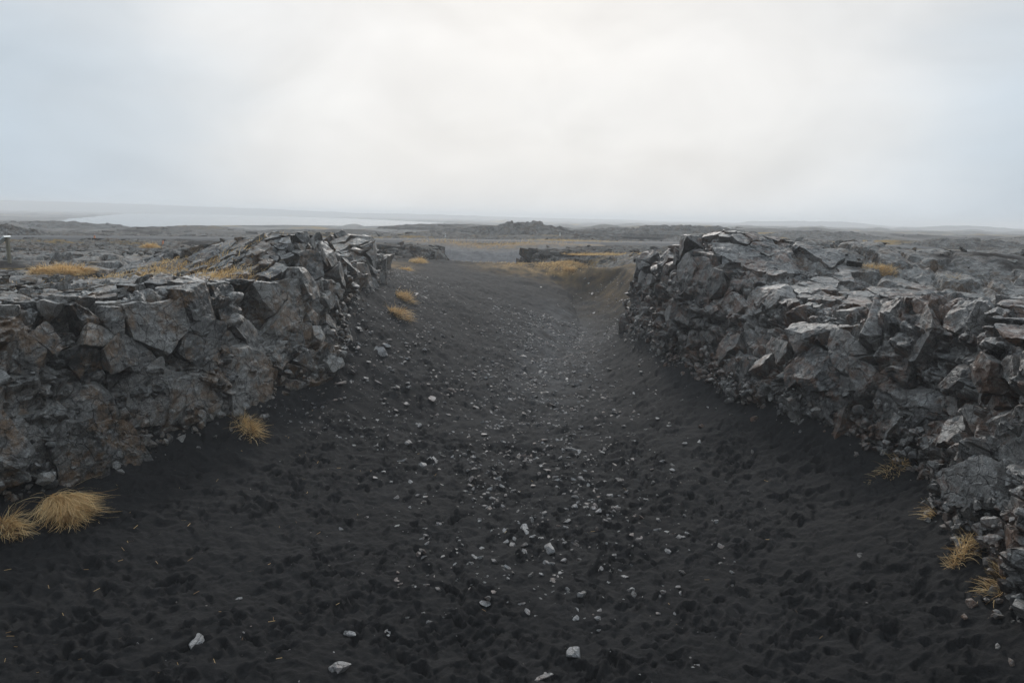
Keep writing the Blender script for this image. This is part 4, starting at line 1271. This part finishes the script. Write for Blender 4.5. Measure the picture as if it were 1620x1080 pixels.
def lake():
    c = LAKE.mean(0)
    me = bpy.data.meshes.new('lake')
    # finely walked, uneven shore
    pts = []
    for i in range(len(LAKE)):
        a, b = LAKE[i], LAKE[(i + 1) % len(LAKE)]
        for k in range(14):
            p = a + (b - a) * k / 14
            q = p + (p - c) * 0.035 * float(vnoise(np.array([[p[0] / 30, p[1] / 60, 0]], np.float32), 88)[0] + vnoise(np.array([[p[0] / 9, p[1] / 20, 0]], np.float32), 89)[0] * 0.6)
            pts.append((q[0], q[1], LAKE_Z))
    me.from_pydata(pts, [], [list(range(len(pts)))])
    m, nt, b = new_mat('lake_water')
    b.inputs['Base Color'].default_value = (0.05, 0.07, 0.075, 1)
    b.inputs['Roughness'].default_value = 0.12
    pos = N(nt, 'ShaderNodeNewGeometry').outputs['Position']
    n = noise_node(nt, 0.6, 4, 0.6, pos)
    bp = N(nt, 'ShaderNodeBump'); bp.inputs['Strength'].default_value = 0.15; bp.inputs['Distance'].default_value = 0.1
    nt.links.new(n.outputs['Fac'], bp.inputs['Height']); nt.links.new(bp.outputs['Normal'], b.inputs['Normal'])
    obj('lake', me, m, kind='structure')
lake()

def road():
    s = np.linspace(-60, 240, 240); t = np.array([-4.2, -3.2, -3.0, 3.0, 3.2, 4.2]); dz = np.array([-0.25, 0.0, 0.03, 0.03, 0.0, -0.25])
    V = []
    for a in s:
        for b, h in zip(t, dz):
            x, y = RD0 + _rdv * a + _rdn * b
            V.append((x, y, float(road_z(x, y)) + 0.12 + h))
    m = simple_material('asphalt', (0.045, 0.044, 0.044), (0.065, 0.063, 0.062), 3.0, 0.9)
    obj('road', mesh('road', np.array(V), grid_quads(len(s), len(t))), m, kind='structure')
road()

# ------------------------------------------------------------------ sign and road markers
def box_mesh(name, dims, loc=(0, 0, 0), rot=None, bevel=0.004):
    bm = bmesh.new()
    bmesh.ops.create_cube(bm, size=1.0)
    for v in bm.verts:
        v.co = Vector((v.co.x * dims[0], v.co.y * dims[1], v.co.z * dims[2]))
    bmesh.ops.bevel(bm, geom=bm.edges[:], offset=bevel, segments=2, affect='EDGES')
    M = Matrix.Translation(loc) @ (rot.to_4x4() if rot else Matrix.Identity(4))
    bm.transform(M)
    me = bpy.data.meshes.new(name)
    bm.to_mesh(me); bm.free()
    return me
M_WOOD = simple_material('weathered_wood', (0.13, 0.12, 0.08), (0.24, 0.21, 0.15), 18.0, 0.8)
M_PANEL = simple_material('sign_panel', (0.62, 0.68, 0.68), (0.72, 0.78, 0.77), 5.0, 0.35)
M_WHITE = simple_material('white_plastic', (0.74, 0.74, 0.72), (0.82, 0.82, 0.8), 5.0, 0.5)
M_ORANGE = simple_material('orange_plastic', (0.75, 0.22, 0.06), (0.85, 0.28, 0.08), 5.0, 0.5)
M_DARK = simple_material('dark_band', (0.03, 0.03, 0.03), (0.05, 0.05, 0.05), 5.0, 0.5)

p = march(15.5, 415, ground_for_march)
D = np.linalg.norm(p - np.array([0, 0, CAM_Z])); k = D / FPX
st = thing('sign_post', 'wooden post with slanted pale panel standing at the left edge', 'sign', tuple(p))
hp = 31 * k
obj('post', box_mesh('post', (3.2 * k, 3.2 * k, hp + 0.3), (0, 0, hp / 2 - 0.15)), M_WOOD, st)
from mathutils import Euler
rot = Euler((0, math.radians(-36), 0)).to_matrix()
obj('panel', box_mesh('panel', (18 * k, 12 * k, 1.6 * k), (-6.2 * k, -1.0 * k, hp - 3.6 * k), rot), M_PANEL, st)
obj('bracket', box_mesh('bracket', (5 * k, 1.2 * k, 1.0 * k), (-1.5 * k, 0, hp - 3.0 * k), rot), M_DARK, st)

def marker(px, py, h, label, mat):
    d = ray(px, py)
    lo, best = 60, None
    p = march(px, py, lambda x, y: np.maximum(plain_z(x, y), np.where(np.abs(road_d(x, y)) < 5, road_z(x, y), -99)), t0=45, t1=260, step=0.003)
    if p is None:
        return
    k = np.linalg.norm(p) / FPX
    o = thing('marker_post', label, 'post', tuple(p), 'road marker posts')
    H = h * k
    w = max(0.10, 1.8 * k)
    obj('stake', box_mesh('stake', (w, w * 0.5, H + 0.4), (0, 0, H / 2 - 0.2)), mat, o)
    obj('reflector', box_mesh('reflector', (w * 0.7, 0.02, H * 0.14), (0, -w * 0.25 - 0.012, H * 0.8)), M_DARK, o)
marker(886, 374, 5.5, 'white marker post standing by the road right of the rocky dome', M_WHITE)
marker(704.5, 376, 5.5, 'pale marker post by the road left of the far sand pit', M_WHITE)
marker(974, 370, 4.5, 'orange marker post on the lava field right of the rocky dome', M_ORANGE)
marker(150, 378, 4.5, 'orange marker post on the hazy flats below the lake', M_ORANGE)
marker(258, 385, 4, 'orange marker post beside the road left of the peaked outcrop', M_ORANGE)

# ------------------------------------------------------------------ haze
def haze():
    me = box_mesh('haze', (9000, 9000, 24), (0, 0, 0), bevel=0.01)
    m = bpy.data.materials.new('haze')
    m.use_nodes = True
    nt = m.node_tree
    nt.nodes.clear()
    out = N(nt, 'ShaderNodeOutputMaterial')
    v = N(nt, 'ShaderNodeVolumePrincipled')
    v.inputs['Color'].default_value = (0.95, 0.97, 0.99, 1)
    v.inputs['Density'].default_value = 0.0012
    v.inputs['Anisotropy'].default_value = 0.3
    nt.links.new(v.outputs['Volume'], out.inputs['Volume'])
    o = obj('haze', me, m, kind='stuff')
    o.location = (0, 0, 3.5)
haze()
